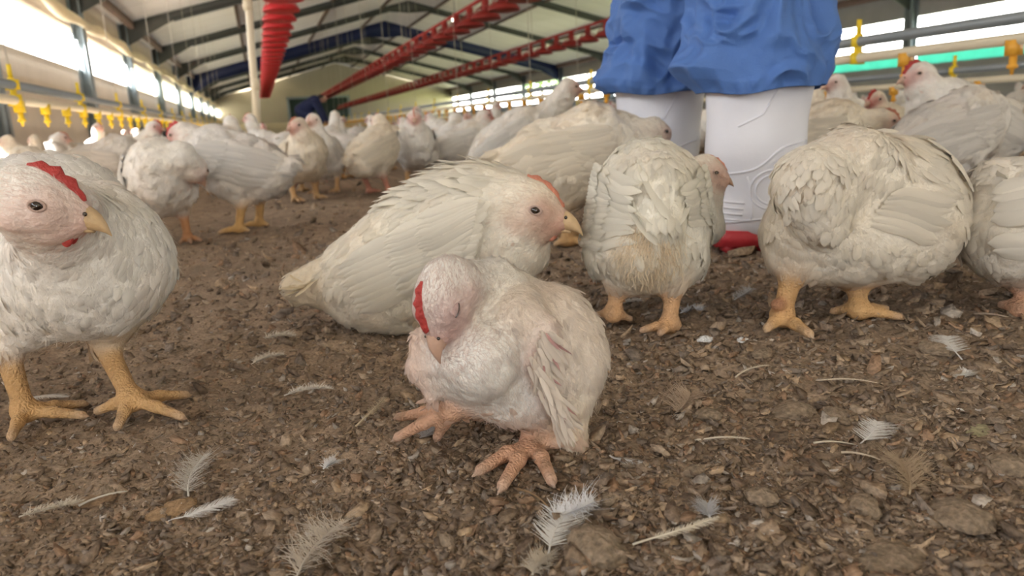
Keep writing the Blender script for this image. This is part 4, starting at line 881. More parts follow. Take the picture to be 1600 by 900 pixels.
def generic(e, pose, seed, res=.0055, K=1300, KS=1800, face=PINK, wc=WHITE, comb=.2, legc=LEGC, fat=1.0, dirt=.3, size=1.15, lite=False):
    r = np.random.default_rng(seed); q = POSE[pose]; fd = Field(); z = q['z']; p = q['p'] + r.normal(0, .05); cp, sp_ = math.cos(p), math.sin(p)
    bp = lambda x, y, zz: np.array([cp*x-sp_*zz, y, z+sp_*x+cp*zz])
    ax = np.array([cp, 0, sp_]); sitting = pose == 'sit'
    fd.el((-.005, 0, z), (.135, .088*fat, .092*fat), ax, k=.05, col=wc, fl=.030)
    fd.el((.065, 0, z+.02), (.075, .074*fat, .080*fat), ax, k=.05, col=wc, fl=.026, flow=(-.4, 0, -1))
    fd.el((-.035, 0, z-.03), (.09, .078*fat, .065), (1, 0, 0), k=.05, col=wc*.96, fl=.022, flow=(-.4, 0, -1), dn=.25)
    fd.rc(bp(-.095, 0, -.02), bp(-.165, 0, .0)+[0, 0, .02 if p < .3 else 0], .052, .020, k=.045, col=wc, fl=.030, flow=(-1, 0, -.1))
    nk = [np.array(v) for v in q['neck']]; hc = np.array(q['head'])
    fd.rc((.07, 0, z+.05), nk[0], .062, .048, k=.04, col=wc, fl=.020, flow=(-.5, 0, -1))
    fd.rc(nk[0], nk[1], .050, .038, k=.03, col=wc, fl=.015, flow=nk[0]-nk[1]); fd.rc(nk[1], hc, .038, .031, k=.02, col=wc, fl=.012, flow=nk[0]-nk[1])
    hp = head(fd, hc, q['f'], UP, .0325, face=face, skull=wc*.98, comb=comb, fl=.008, combm=M_COMB if comb > .2 else M_COMBP, wattle=.15 if comb > .2 else .03, beakm=M_BEAKP)
    for sg in (1, -1):
        if sitting:
            leg(fd, (0, .055*sg, .09), (-.03, .06*sg, .035), (.03, .062*sg, .012), [(.085, .062*sg, 0), (.075, (.062+.03)*sg, 0), (.07, (.062-.025)*sg, 0)], rt=.045, rs=.0095, rtoe=.006, col=legc, thc=wc*.93)
        else:
            st = r.uniform(-.025, .025)*sg
            leg(fd, (0, .050*sg, .135), (-.022+st*.5, .055*sg, .082), (.0+st, .056*sg, .013), [(.062+st, .056*sg, 0), (.05+st, (.056+.032)*sg, 0), (.048+st, (.056-.03)*sg, 0)], rt=.048, rs=.0105, rtoe=.0065, col=legc, thc=wc*.93, back=(-.03+st, .056*sg, 0), claw=not lite)
    ws = []
    for sg in (1, -1):
        def wg(r, sg=sg):
            S = bp(.075, .078*sg, .055); Wr = bp(.075, .09*sg, -.02); E = bp(-.150, .034*sg, .030); T = bp(-.115, .062*sg, -.040)
            return wing(fd, S, Wr, E, T, 5 if lite else 8, r, .030 if lite else .024, wc*.985, not lite, .0005)
        ws.append(wg)
    def tl(r):
        n = 6 if lite else 12; b = bp(-.115, 0, -.005)
        roots = b+np.stack([np.zeros(n), r.uniform(-.03, .03, n), r.uniform(-.015, .02, n)], 1); tips = roots+np.stack([r.uniform(-.085, -.06, n), r.uniform(-.03, .03, n), r.uniform(-.02, .03, n)-(.045 if p > .3 else 0)], 1)
        return quill(None, roots, tips, np.full(n, .022), np.zeros(n), r, wc*.97, False, 6)
    return finish(e, fd, [hp], res, K, KS, seed, wings=ws, tails=[tl], dirt=dirt, size=size, lump=1.7)
def put(px, py, ang, pose, sc, label, seed, face=PINK, wc=WHITE, comb=.2, legc=LEGC, fat=1.0, res=.005, K=1500, KS=2500, dirt=.55, at=None, group=None):
    """a hen whose feet stand at ground pixel (px,py); ang in degrees: 0 faces right, 90 away, 180 left, 270 towards the camera"""
    g = ground(px, py) if at is None else np.array(at); a = math.radians(ang); d = math.cos(a)*RH+math.sin(a)*FH
    e = empty('broiler_hen', g, label, 'chicken', group, math.atan2(d[1], d[0])); e.scale = (sc, sc, sc)
    return generic(e, pose, seed, res, K, KS, face, wc, comb, legc, fat, dirt)
RF = np.array([.42, .10, .09]); PF = np.array([.66, .36, .31]); DF = np.array([.40, .20, .16]); CR_ = np.array([.80, .73, .61]); GW = np.array([.74, .71, .67])
put(385, 358, 172, 'tuck', 1.06, 'white hen with a dark red face turned left, body side-on, tan legs', 101, RF, GW, .35, np.array([.62, .38, .15]))
put(262, 380, 300, 'preen', .98, 'white hen tucking its head down to preen, right behind the hen at the left edge', 102, PINK, WHITE, .1, np.array([.45, .22, .10]))
put(478, 312, 305, 'right', .98, 'cream hen squatting close behind the red-faced hen, pink face towards us', 103, PF, CR_, .2)
put(512, 300, 262, 'slim', .92, 'slim white hen standing upright, pale front, nearest the dark blue crouching person', 104, PINK, WHITE*1.04, .12)
put(588, 302, 62, 'left', 1.0, 'cream hen facing away with ridged wing feathers and a pink thigh', 105, PF, CR_, .15, np.array([.62, .28, .2]))
put(656, 290, 275, 'stand', 1.02, 'plump white hen facing us, pink face, just above the ruffled neck of the profile hen', 106, PF, WHITE, .2)
put(722, 282, 15, 'stand', 1.0, 'white hen with red face turned right, rear to us, left of the long-necked hen', 107, RF*1.4, WHITE, .28)
put(800, 306, 14, 'reach', 1.12, 'white hen stretching its long neck up to the right beside the blue trousers', 108, PF, WHITE*.98, .12, dirt=.25)
put(888, 376, 8, 'low', 1.12, 'cream hen seen from the rear between the profile hen and the white boots', 109, PINK, CR_, .1)
put(885, 268, 8, 'low', 1.0, 'cream hen whose pink face peeks out left of the far white boot', 110, PF, CR_, .2)
put(1335, 280, 190, 'slim', 1.02, 'tall upright hen with brownish face, stretching up among the hens on the right', 111, DF, WHITE, .1)
put(1402, 284, 200, 'stand', .94, 'small hen with a dark red face, in front of the tall upright hen', 112, RF, CR_, .35)
put(1502, 300, 176, 'stand', 1.16, 'broad white hen with pink face looking left, beside the tall upright hen', 113, PF*.95, WHITE, .3)
put(1468, 326, 12, 'preen', 1.06, 'grubby white hen, rear to us, right behind the big round cream hen', 114, PINK, GW, .1, dirt=.6)
put(1262, 316, 350, 'low', 1.06, 'hen peering right from behind the near white boot, pink face held low', 115, PF*.85, CR_*.95, .2)
put(1570, 268, 184, 'low', 1.0, 'hen with dark face pointing left, resting on the backs at the upper right', 116, DF, GW, .15)
put(1672, 300, 100, 'stand', 1.05, 'pinkish white hen cut by the right edge above the fluffy rear', 117, PINK, np.array([.78, .68, .62]), .1)
put(1292, 262, 100, 'alert', .98, 'white hen with raised neck partly hidden by the blue trouser leg', 118, PF, CR_, .1)
put(75, 330, 172, 'stand', .95, 'pinkish hen looking left over the back of the hen at the left edge', 119, DF*1.3, CR_*.94, .05)
put(92, 318, 150, 'alert', .80, 'hen with a small brownish head just behind the pinkish hen looking left', 120, DF*1.2, CR_*.9, .05)
put(175, 330, 5, 'peck', 1.08, 'grey-white hen with head lowered, its long back behind the hen at the left edge', 121, PINK, GW*.95, .1)
put(800, 272, 10, 'stand', .98, 'white hen with brownish face behind the long-necked hen', 122, DF*1.1, WHITE*.97, .1)
put(868, 262, 268, 'stand', .98, 'hen with a pink-red face looking at us above the long-necked hen', 123, RF*1.3, WHITE, .3)
put(455, 300, 100, 'peck', 1.0, 'white hen with its head down at the litter, behind the squatting cream hen', 124, PINK, WHITE, .1)
# the crowd farther back: a few birds built once, then copied with all their parts
PROTO = []
for i, (po, fc, wc_, cb) in enumerate([('stand', PF, WHITE, .25), ('left', RF, WHITE, .35), ('right', PF, GW, .2), ('low', PINK, CR_, .15), ('alert', PF, WHITE, .2), ('peck', PINK, GW, .1), ('slim', DF, WHITE, .1), ('preen', PINK, CR_, .1)]):
    g = bpy.data.objects.new('broiler_hen', None); COL.objects.link(g)
    PROTO.append(generic(g, po, 200+i, .0085, 330, 0, fc, wc_, cb, fat=1.03, size=1.7, lite=True))
def copy_tree(o, par=None):
    c = o.copy(); COL.objects.link(c)
    if par: c.parent = par
    for ch in list(o.children): copy_tree(ch, c)
    return c
GL = [('white hen in the sunlit strip beside the left wall', 'sunlit hens along the left wall'), ('distant white hen in the crowd between the dark blue crouching person and the blue trousers', 'distant hens in the middle of the house'),
      ('distant white hen in the crowd on the right, beyond the white boots', 'distant hens on the right side')]
r_ = np.random.default_rng(77); placed = [np.array(o.location)[:2] for o in bpy.data.objects if o.parent is None and o.name.startswith('broiler_hen') and o.get('label')]
used = set(); cnt = 0; tries = 0
while cnt < 230 and tries < 16000:
    tries += 1
    dist = 3.3+20*r_.random()**1.5; ang = YAW+r_.uniform(-.66, .66); P = np.array([math.sin(ang), math.cos(ang)])*dist
    if P[0] < -2.75 or P[0] > 15.5: continue
    if -.55 < P[0] < .75 and P[1] < 3.9: continue
    if np.hypot(*(P-[1.35, 21.5])) < .8 or np.hypot(*(P-[-.02, 8])) < .25 or np.hypot(*(P-[1.15, 1.55])) < .5: continue
    if min(np.hypot(*(P-q)) for q in placed[-999:]) < (.37 if dist < 9 else .42): continue
    placed.append(P); k = int(r_.integers(0, 8)) if r_.random() < .75 else int(r_.choice([0, 1, 2, 4]))
    if k in used: c = copy_tree(PROTO[k])
    else: c = PROTO[k]; used.add(k)
    c.location = (P[0], P[1], 0); c.rotation_euler = (0, 0, r_.uniform(0, 2*PI)); sc_ = r_.uniform(.92, 1.1); c.scale = (sc_,)*3
    gi = 0 if P[0] < -1.0 else (1 if math.atan2(P[0], P[1]) < YAW+.10 else 2)
    tag(c, GL[gi][0], 'chicken', GL[gi][1]); cnt += 1
print('far hens', cnt, used)
for k in range(8):
    if k not in used:
        for ch in list(PROTO[k].children_recursive): bpy.data.objects.remove(ch)
        bpy.data.objects.remove(PROTO[k])
# ------------------------------------------------------------------ the person in blue trousers and white boots; the crouching person far back
M_BLUE = simple('trouser_blue', (.080, .175, .46), .62, var=.16, scale=9, bump=.3, bscale=420, spec=.25)
M_NAVY = simple('overall_navy', (.012, .02, .075), .7, var=.2, scale=6, bump=.3, bscale=60)
M_BOOT = simple('boot_rubber_white', (.70, .71, .78), .42, var=.05, scale=14, bump=.06, bscale=120)
M_SOLE = simple('boot_sole_red', (.42, .03, .04), .5, var=.15, scale=20, bump=.2, bscale=90)
M_BLACK = simple('boot_black', (.015, .015, .018), .5)
M_FLESH = simple('skin', (.34, .19, .13), .55, var=.1, scale=25, bump=.15, bscale=200)
M_HAIR = simple('hair_dark', (.02, .014, .012), .6, var=.3, scale=40, bump=.6, bscale=160)
def boot(par, at, f, hgt=.345):
    """rubber boot: foot along f, heel under the shaft"""
    f = unit(np.array([f[0], f[1], 0])); s = np.array([-f[1], f[0], 0]); at = np.asarray(at, float)
    fd = Field(); P = lambda x, y, z: at+f*x+s*y+UP*z
    fd.rc(P(.006, 0, hgt-.01), P(.0, 0, .21), .113, .098, k=.03); fd.rc(P(.0, 0, .21), P(.006, 0, .11), .098, .084, k=.03)
    fd.el(P(-.010, 0, .072), (.086, .062, .07), f, k=.03); fd.rc(P(.03, 0, .085), P(.16, 0, .066), .066, .048, k=.04); fd.el(P(.185, 0, .060), (.070, .060, .044), f, k=.03)
    V, F = fd.mesh(.006)
    q = (V-at) @ s; sc_ = np.interp(V[:, 2], [.05, .16, .3], [1, .80, .76])
    V = V+s*(q*(sc_-1))[:, None]; low = V[:, 2] < .040
    V[:, 2] = np.clip(V[:, 2], .036, hgt)
    up_ = mk('boot', V, F, M_BOOT, par); tree_ = BVHTree.FromPolygons([Vector(v) for v in V], [tuple(int(i) for i in q_) for q_ in F])
    sb = MB()                                                  # sole with tread blocks
    prof = [(-.092, 0), (-.086, .038), (-.060, .058), (0, .060), (.05, .052), (.11, .056), (.17, .062), (.225, .050), (.255, .022), (.260, 0), (.255, -.022), (.225, -.050), (.17, -.062), (.11, -.056), (.05, -.052), (0, -.060), (-.060, -.058), (-.086, -.038)]
    sb.prism([P(x*1.02, y*1.03, 0) for x, y in prof], UP*.012, UP*.046)
    for x in np.arange(-.075, .24, .036):
        for y in (-.028, .028): sb.prism([P(x, y-.022, 0), P(x+.022, y-.022, 0), P(x+.022, y+.022, 0), P(x, y+.022, 0)], (0, 0, 0), UP*.014)
    sb.build('sole', M_SOLE, up_)
    def on(x, z, sg):                                          # a point on the outside of the boot
        h = tree_.ray_cast(Vector(P(x, sg*.3, z)), Vector(-s*sg))
        return np.array(h[0]) if h[0] is not None else P(x, 0, z)
    tr = MB()
    for sg in (1, -1):
        for rr in (.040, .029): tr.tube([on(.006+rr*math.cos(a), .132+rr*math.sin(a), sg) for a in np.linspace(0, 2*PI, 34)], .0024, 6, False)
        tr.tube([on(x, .196+.022*math.tanh(x*38)+.10*x, sg) for x in np.linspace(-.088, .088, 22)], .0026, 6)
        tr.tube([on(-.060+.045*t, .262+.022*t, sg) for t in np.linspace(0, 1, 6)]+[on(-.015+.042*t, .284+.070*t, sg) for t in np.linspace(.1, 1, 8)], .0024, 6)
        tr.tube([on(x, .066+.010*math.sin((x+.06)*14), sg) for x in np.linspace(-.08, .19, 30)], .0026, 6)
        tr.tube([on(-.03+.01*t-.02*t*t, .07+.09*t, sg) for t in np.linspace(0, 1, 8)], .0018, 6)
        for j in range(4): tr.tube([on(-.084+.002*j+.035*t, .072+.012*j-.003*t, sg) for t in np.linspace(0, 1, 7)], .0026, 6)
    tr.build('moulded_trim', M_BOOT, up_, smooth=True)
    return up_
def ridged(P, seed, fr): return (1-np.abs(vnoise(P, seed, 1, fr))*1.9)
def trouser_leg(c0, c1, fw, seed, W, zh, flaps=(), n=220):
    """baggy leg from hem height zh up to the hip; loose cloth folding in sharp creases over the boot. W: (z, radius) profile; flaps: (direction, z, reach, spread)"""
    zs = np.concatenate([np.linspace(zh-.001, zh+.26, 130), np.linspace(zh+.268, .92, 40)]); th = np.tile(np.arange(n)/n*2*PI, len(zs)); z = np.repeat(zs, n)
    f = unit(np.array([fw[0], fw[1], 0])); s = np.array([-f[1], f[0], 0]); D = np.cos(th)[:, None]*f+np.sin(th)[:, None]*s
    base = np.interp(z, *zip(*W)); Q = np.stack([np.cos(th), np.sin(th), z*7.5], 1)
    Q = Q+.28*np.stack([vnoise(Q, seed+20, 1, 1.6), vnoise(Q, seed+21, 1, 1.6), vnoise(Q, seed+22, 1, 1.6)], 1)
    a = np.interp(z, [zh, zh+.03, zh+.10, zh+.26, .85], [.006, .013, .018, .015, .010])
    rad = base+a*(1.35*ridged(Q*[1, 1, .8], seed, 1.25)+.95*ridged(Q*[1.2, 1.2, 1.25], seed+3, 2.3)+.40*ridged(Q, seed+6, 4.6)-.9)
    for d_, zf_, reach, sp in flaps:
        g = np.clip((D @ unit(d_)), 0, 1)**sp[0]*np.exp(-np.abs((z-zf_)/sp[1])**1.3); rad = rad+reach*g
    rad = rad+np.interp(z, [zh, zh+.015, zh+.05], [1, 1, 0])*.0035*np.sin(th*19+2*np.sin(th*3))
    zz = z+(.010*np.sin(th*2+seed)+.005*np.sin(th*5+seed))*np.interp(z, [zh, zh+.04], [.5, 1.0])
    t = (z-zh)/(.92-zh); c = np.asarray(c0)[None]*(1-t[:, None])+np.asarray(c1)[None]*t[:, None]
    V = c*[1, 1, 0]+D*rad[:, None]*np.array([1, 1, 1])+UP*zz[:, None]
    m = len(zs); I = np.arange(m*n).reshape(m, n); J = np.roll(I, -1, 1); F = np.stack([I[:-1], J[:-1], J[1:], I[1:]], -1).reshape(-1, 4)
    ring = np.arange(n); inn = c[:n]*[1, 1, 0]+(V[:n]-c[:n]*[1, 1, 0])*[.86, .86, 1]+UP*.03
    V = np.concatenate([V, inn]); k = len(V)-n
    return V, np.concatenate([F, np.stack([ring, k+ring, k+np.roll(ring, -1), np.roll(ring, -1)], 1)])
def person_standing():
    fn = Frame(1168, 398); e = empty('person', fn.g, 'person standing in blue trousers over white rubber boots with red soles', 'person')
    fwd = unit(dr(1, .03, 0)); A = fn.gr(1176, 386)*[1, 1, 0]; Bc = A+dr(-.145, .30, 0)
    boot(e, A, fwd, .365); boot(e, Bc, unit(dr(.98, .16, 0)), .365)
    hip = (A+Bc)/2+dr(.02, .0, 0)
    sep = unit(A-Bc)
    WA = [(.30, .116), (.335, .120), (.36, .126), (.42, .128), (.47, .126), (.53, .126), (.62, .128), (.75, .115), (.92, .118)]
    WB = [(.30, .112), (.335, .118), (.36, .128), (.42, .126), (.47, .124), (.53, .126), (.62, .126), (.75, .115), (.92, .118)]
    parts = []
    parts.append(trouser_leg(A+dr(.008, 0, 0), hip+sep*.06+dr(.02, 0, 0), fwd, 3, WA, .332, [(dr(-1, -.15, 0), .385, .050, (9, .034)), (dr(1, -.1, 0), .40, .008, (3, .08)), (dr(-.8, -.6, 0), .50, .014, (6, .03))]))
    parts.append(trouser_leg(Bc+dr(-.005, 0, 0), hip-sep*.08, fwd, 8, WB, .345, [(dr(-1, -.2, 0), .375, .018, (5, .03)), (dr(-1, -.3, 0), .455, -.022, (4, .022)), (dr(-1, 0, 0), .51, .018, (4, .03))]))
    V = np.concatenate([parts[0][0], parts[1][0]]); F = np.concatenate([parts[0][1], parts[1][1]+len(parts[0][0])])
    mk('trousers', V, F, M_BLUE, e)
    # body above the frame: jacket, arms, head
    side = unit(np.array([-fwd[1], fwd[0], 0])); H = hip
    fb = Field(); 
    for c, sg in ((A, 1), (Bc, -1)):
        fb.rc(c+UP*.10, c*.5+(hip+sep*.09*sg)*.5+UP*.50, .045, .055, k=.02); fb.rc(c*.5+(hip+sep*.09*sg)*.5+UP*.50, hip+sep*.08*sg+UP*.92, .055, .082, k=.03)
    fb.rc(H+UP*.92, H+UP*1.38, .125, .14, k=.05); fb.rc(H+UP*1.42, H+UP*1.54, .055, .055, k=.03); fb.el(H+UP*1.63+fwd*.01, (.095, .075, .115), fwd, k=.02)
    fb.el(H+UP*1.615+fwd*.105, (.018, .013, .02), k=.012)
    for sg in (1, -1):
        fb.el(H+UP*1.625+side*.078*sg, (.018, .012, .032), fwd, k=.006)
        sh, el_, wr = H+side*.19*sg+UP*1.38, H+side*.25*sg+UP*1.10-fwd*.02, H+side*.24*sg+UP*.86+fwd*.04
        fb.rc(sh, el_, .055, .042, k=.03); fb.rc(el_, wr, .040, .028, k=.02); pm = wr-UP*.075+fwd*.012; fb.rc(wr, pm, .027, .032, k=.012)
        for j, (o_, ln) in enumerate(((-.027, .070), (-.009, .080), (.009, .075), (.026, .060))):
            a_ = pm+fwd*o_-UP*.015; m_ = a_-UP*ln*.5-side*sg*.004; fb.rc(a_, m_, .0095, .0088, k=.004); fb.rc(m_, m_-UP*ln*.45-side*sg*.016, .0088, .0075, k=.003)
        t_ = wr-UP*.03+fwd*.026; fb.rc(t_, t_+fwd*.028-UP*.035, .012, .010, k=.006); fb.rc(t_+fwd*.028-UP*.035, t_+fwd*.030-UP*.066, .010, .008, k=.003)
    V, F = fb.mesh(.0085); mk('body', V, F, M_FLESH, e)
    fj = Field(); fj.rc(H+UP*.80, H+UP*1.36, .165, .165, k=.05); fj.rc(H+UP*1.40+side*.17, H+UP*1.40-side*.17, .085, .085, k=.06)
    for sg in (1, -1):
        sh, el_, wr = H+side*.19*sg+UP*1.38, H+side*.25*sg+UP*1.10-fwd*.02, H+side*.24*sg+UP*.90+fwd*.035
        fj.rc(sh, el_, .075, .062, k=.03); fj.rc(el_, wr, .060, .050, k=.02)
    V, F = fj.mesh(.012); mk('jacket', V, F, M_BLUE, e)
    fh_ = Field(); fh_.el(H+UP*1.665-fwd*.012, (.100, .084, .095), fwd, k=.02); V, F = fh_.mesh(.009); mk('hair', V, F, M_HAIR, e)
    for sg in (1, -1): MB().ball(H+UP*1.645+fwd*.085+side*.033*sg, .012, 10, 8).build('eye', M_BLACK, e, smooth=True)
    MB().ball(H+UP*1.565+fwd*.088, (.010, .024, .007), 10, 6, basis(fwd)).build('mouth', M_COMBP, e, smooth=True)
person_standing()
def person_crouching():
    g = ground(474, 222) if False else np.array([1.35, 21.5, 0]); e = empty('person', g, 'person in dark blue overalls bending down in front of the far green door', 'person')
    R, A = RH, FH; P = lambda x, y, z: R*x+A*y+UP*z
    fo = Field()
    for y, fx in ((.12, 0), (-.12, .25)):
        fo.rc(P(fx, y, .12), P(.18+fx*.6, y, .48), .085, .10, k=.04); fo.rc(P(.18+fx*.6, y, .48), P(-.16, y*.8, .78), .105, .15, k=.05)
    fo.rc(P(-.16, 0, .80), P(.22, 0, 1.02), .19, .17, k=.08)
    for y in (.19, -.19): fo.rc(P(.24, y, 1.0), P(.36, y*1.1, .72), .075, .06, k=.03); fo.rc(P(.36, y*1.1, .72), P(.46, y*.8, .50), .058, .045, k=.02)
    V, F = fo.mesh(.02); mk('overalls', V, F, M_NAVY, e)
    fb = Field(); fb.rc(P(.26, 0, 1.04), P(.38, 0, 1.08), .06, .055, k=.03); fb.el(P(.44, 0, 1.08), (.11, .08, .10), P(.9, 0, -.5), k=.02); fb.el(P(.535, 0, 1.045), (.02, .013, .018), k=.012)
    fb.rc(P(.26, 0, 1.04), P(-.14, 0, .8), .12, .12, k=.03)
    for y in (.19, -.19):
        fb.rc(P(.24, y, 1.0), P(.36, y*1.1, .72), .05, .04, k=.02); fb.rc(P(.36, y*1.1, .72), P(.47, y*.8, .47), .038, .03, k=.02)
        for j in range(4): a = P(.475+.012*j, y*.8+.018*(j-1.5), .44); fb.rc(P(.47, y*.8, .47), a, .026, .016, k=.01); fb.rc(a, a+P(.02, 0, -.055+.006*abs(j-1.2)), .010, .008, k=.004)
        a = P(.455, y*.8-.03, .45); fb.rc(a, a+P(.03, -.01, -.04), .012, .009, k=.006)
    for y, fx in ((.12, 0), (-.12, .25)): fb.rc(P(fx, y, .12), P(.18+fx*.6, y, .48), .05, .06, k=.02); fb.rc(P(.18+fx*.6, y, .48), P(-.16, y*.8, .78), .065, .09, k=.03)
    V, F = fb.mesh(.014); mk('body', V, F, M_FLESH, e)
    fh_ = Field(); fh_.el(P(.415, 0, 1.115), (.11, .085, .085), P(.9, 0, -.5), k=.02); V, F = fh_.mesh(.014); mk('hair', V, F, M_HAIR, e)
    for y, fx in ((.12, 0), (-.12, .25)):
        f2 = Field(); f2.rc(P(fx, y, .30), P(fx, y, .10), .088, .075, k=.02); f2.rc(P(fx, y, .06), P(fx+.16, y, .05), .06, .05, k=.03); V, F = f2.mesh(.014); V[:, 2] = np.maximum(V[:, 2], 0); mk('boot', V, F, M_BLACK, e)
person_crouching()
# ------------------------------------------------------------------ litter, clods, loose feathers
def zf(x, y): return float(floor_h(np.array([x]), np.array([y]))[0])
def chips(n, seed):
    """crumbs and flakes of bedding: one heap nobody could count"""
    r = np.random.default_rng(seed); rr = 1/(1/4.4+(1/.30-1/4.4)*r.random(n)**.78); aa = YAW+r.uniform(-1.0, 1.0, n)
    P = np.stack([np.sin(aa)*rr, np.cos(aa)*rr, np.zeros(n)], 1); P[:, :2] += r.normal(0, .01, (n, 2)); P[:, 2] = floor_h(P[:, 0], P[:, 1])
    big = 1/(1+np.exp(-(P[:, 0]-.15)*5))
    s = r.lognormal(-5.75, .58, n)*(.70+.62*big); s = np.clip(s, .0010, .0160)*np.clip(np.hypot(P[:, 0], P[:, 1])/.85, .85, 2.2); k = 6; a = (np.arange(k)/k*2*PI)[None]+r.uniform(0, 6.28, (n, 1))
    rad = s[:, None]*r.uniform(.45, 1.35, (n, k)); el = r.uniform(.22, .85, (n, 1)); hgt = s*r.uniform(.05, .36, n)
    lx = rad*np.cos(a); ly = rad*np.sin(a)*el; lz = r.normal(0, .13, (n, k))*s[:, None]
    top = np.stack([lx*.88, ly*.88, lz+hgt[:, None]], -1); mid = np.stack([lx, ly, lz*.6+hgt[:, None]*.45], -1); bot = np.stack([lx*.7, ly*.7, lz*.4-hgt[:, None]*.5], -1); cen = np.stack([lx.mean(1)*0, lx.mean(1)*0, hgt*1.0], -1)[:, None]
    V = np.concatenate([bot, top, cen], 1)
    rz = r.uniform(0, 6.28, n); tx = r.normal(0, .38, n); ty = r.normal(0, .38, n)
    c, s_ = np.cos(rz), np.sin(rz); X = V[..., 0]*c[:, None]-V[..., 1]*s_[:, None]; Y = V[..., 0]*s_[:, None]+V[..., 1]*c[:, None]; Z = V[..., 2]+X*tx[:, None]+Y*ty[:, None]
    V = np.stack([X, Y, Z], -1)+P[:, None]
    m = 2*k+1; i = np.arange(k); j = (i+1) % k
    q = np.stack([i, j, j+k, i+k], 1); tr = np.stack([i+k, j+k, np.full(k, 2*k)], 1)
    o = (np.arange(n)*m)[:, None, None]; Q = (o+q[None]).reshape(-1, 4); T = (o+tr[None]).reshape(-1, 3)
    pal = np.array([[.225, .162, .106], [.165, .118, .080], [.28, .208, .140], [.33, .235, .145], [.20, .155, .115], [.26, .165, .100], [.36, .31, .25]])*np.array([1.2, 1.23, 1.32])
    w = np.array([.28, .22, .17, .07, .14, .08, .04]); w /= w.sum(); col = pal[r.choice(len(pal), n, p=w)]*r.uniform(.75, 1.2, (n, 1))
    o = mk('litter_flakes', V.reshape(-1, 3), [Q, T], M_LITTER, col=np.repeat(col, m, 0), smooth=False)
    return tag(o, 'loose brown litter of wood flakes and crumbs strewn over the floor', 'litter', None, 'stuff')
chips(125000, 5)
def clod(px, py, w, h, label, name='litter_clod', col=(.235, .180, .128), seed=0, flat=.45, ang=0.0):
    """caked lump of litter; w,h its width and height in the picture"""
    g = ground(px, py); sc_ = float((g-CAM0) @ CR[2])/FPX; a = w*.5*sc_; r = np.random.default_rng(seed)
    mb = MB().ball((0, 0, 0), 1, 72, 40); V = np.concatenate(mb.V); n1 = vnoise(V, seed, 3, 1.3); n2 = vnoise(V, seed+3, 3, 5)
    n3 = vnoise(V, seed+7, 2, 13); V = V*(1+.24*n1+.13*n2+.06*n3)[:, None]*np.array([a, a*r.uniform(.65, .85), a*flat]); V[:, 2] = np.where(V[:, 2] < 0, V[:, 2]*.5, V[:, 2])
    c, s = math.cos(ang), math.sin(ang); V = V @ np.array([[c, s, 0], [-s, c, 0], [0, 0, 1]])
    cc = np.array(col)*(1+.25*n2[:, None])
    o = mk(name, V, mb.F, M_LITTER, loc=(g[0], g[1], zf(g[0], g[1])+a*flat*.12), col=np.clip(cc, .02, 1)); return tag(o, label, 'clod' if 'clod' in name else 'flake', 'caked litter clods' if 'clod' in name else None)
CL = [(1240, 632, 72, 'oval grey-brown clod with a flat top, above the white curled feather', .42), (1152+160, 640, 60, 'rounded clod between the oval clod and the long flat clod', .4), (1410, 645, 74, 'long flat clod right of the white curled feather', .35), (1362+0, 690, 40, 'small clod under the white curled feather', .5),
      (930, 855, 108, 'large round clod against the big white fluffy feather', .62), (1395, 858, 130, 'widest flat clod at the bottom right', .30), (1500, 800, 100, 'broad clod at the right, behind the widest flat clod', .42), (1578, 722, 72, 'clod cut by the right edge, above the tan downy tuft', .45),
      (1350, 790, 66, 'clod near the bottom between the tan downy tuft and the widest flat clod', .5), (1105, 640, 44, 'small clod beside the beige fluffy feather', .55), (1190, 545, 42, 'flat clod in front of the big round hen, on its left', .4), (1460, 545, 56, 'grey clod in front of the big round hen, on its right', .4),
      (985, 715, 36, 'small clod right of the weak hen tail', .5), (950, 780, 34, 'little clod beside the outer toe of the weak hen', .5), (165, 760, 38, 'dark clod near the curled feather at the lower left', .55), (560, 730, 34, 'dark crumbly clod below the weak hen far foot', .5), (1190, 770, 56, 'rough clod left of the tan downy tuft', .5), (1085, 725, 38, 'knobbly clod above the long narrow feather', .55)]
for i, (x, y, w, lab, fl) in enumerate(CL): clod(x, y, w, 0, lab, seed=60+i, flat=fl, ang=i*1.3)
clod(265, 785, 74, 0, 'flat ochre wood flake beside the white striped feather', 'wood_flake', (.33, .22, .125), 91, .10, .6)
clod(150, 770, 60, 0, 'brown wood flake between the two dirty feathers at the lower left', 'wood_flake', (.24, .16, .10), 92, .16, .2)
clod(1095, 775-120, 30, 0, 'reddish wood flake left of the beige fluffy feather', 'wood_flake', (.26, .14, .085), 93, .14, .9)
clod(1540, 657, 66, 0, 'long pale greenish flake by the right edge', 'wood_flake', (.34, .31, .19), 94, .10, .1)
M_BARB = feather_mat(); M_BARB.name = 'loose_feather'
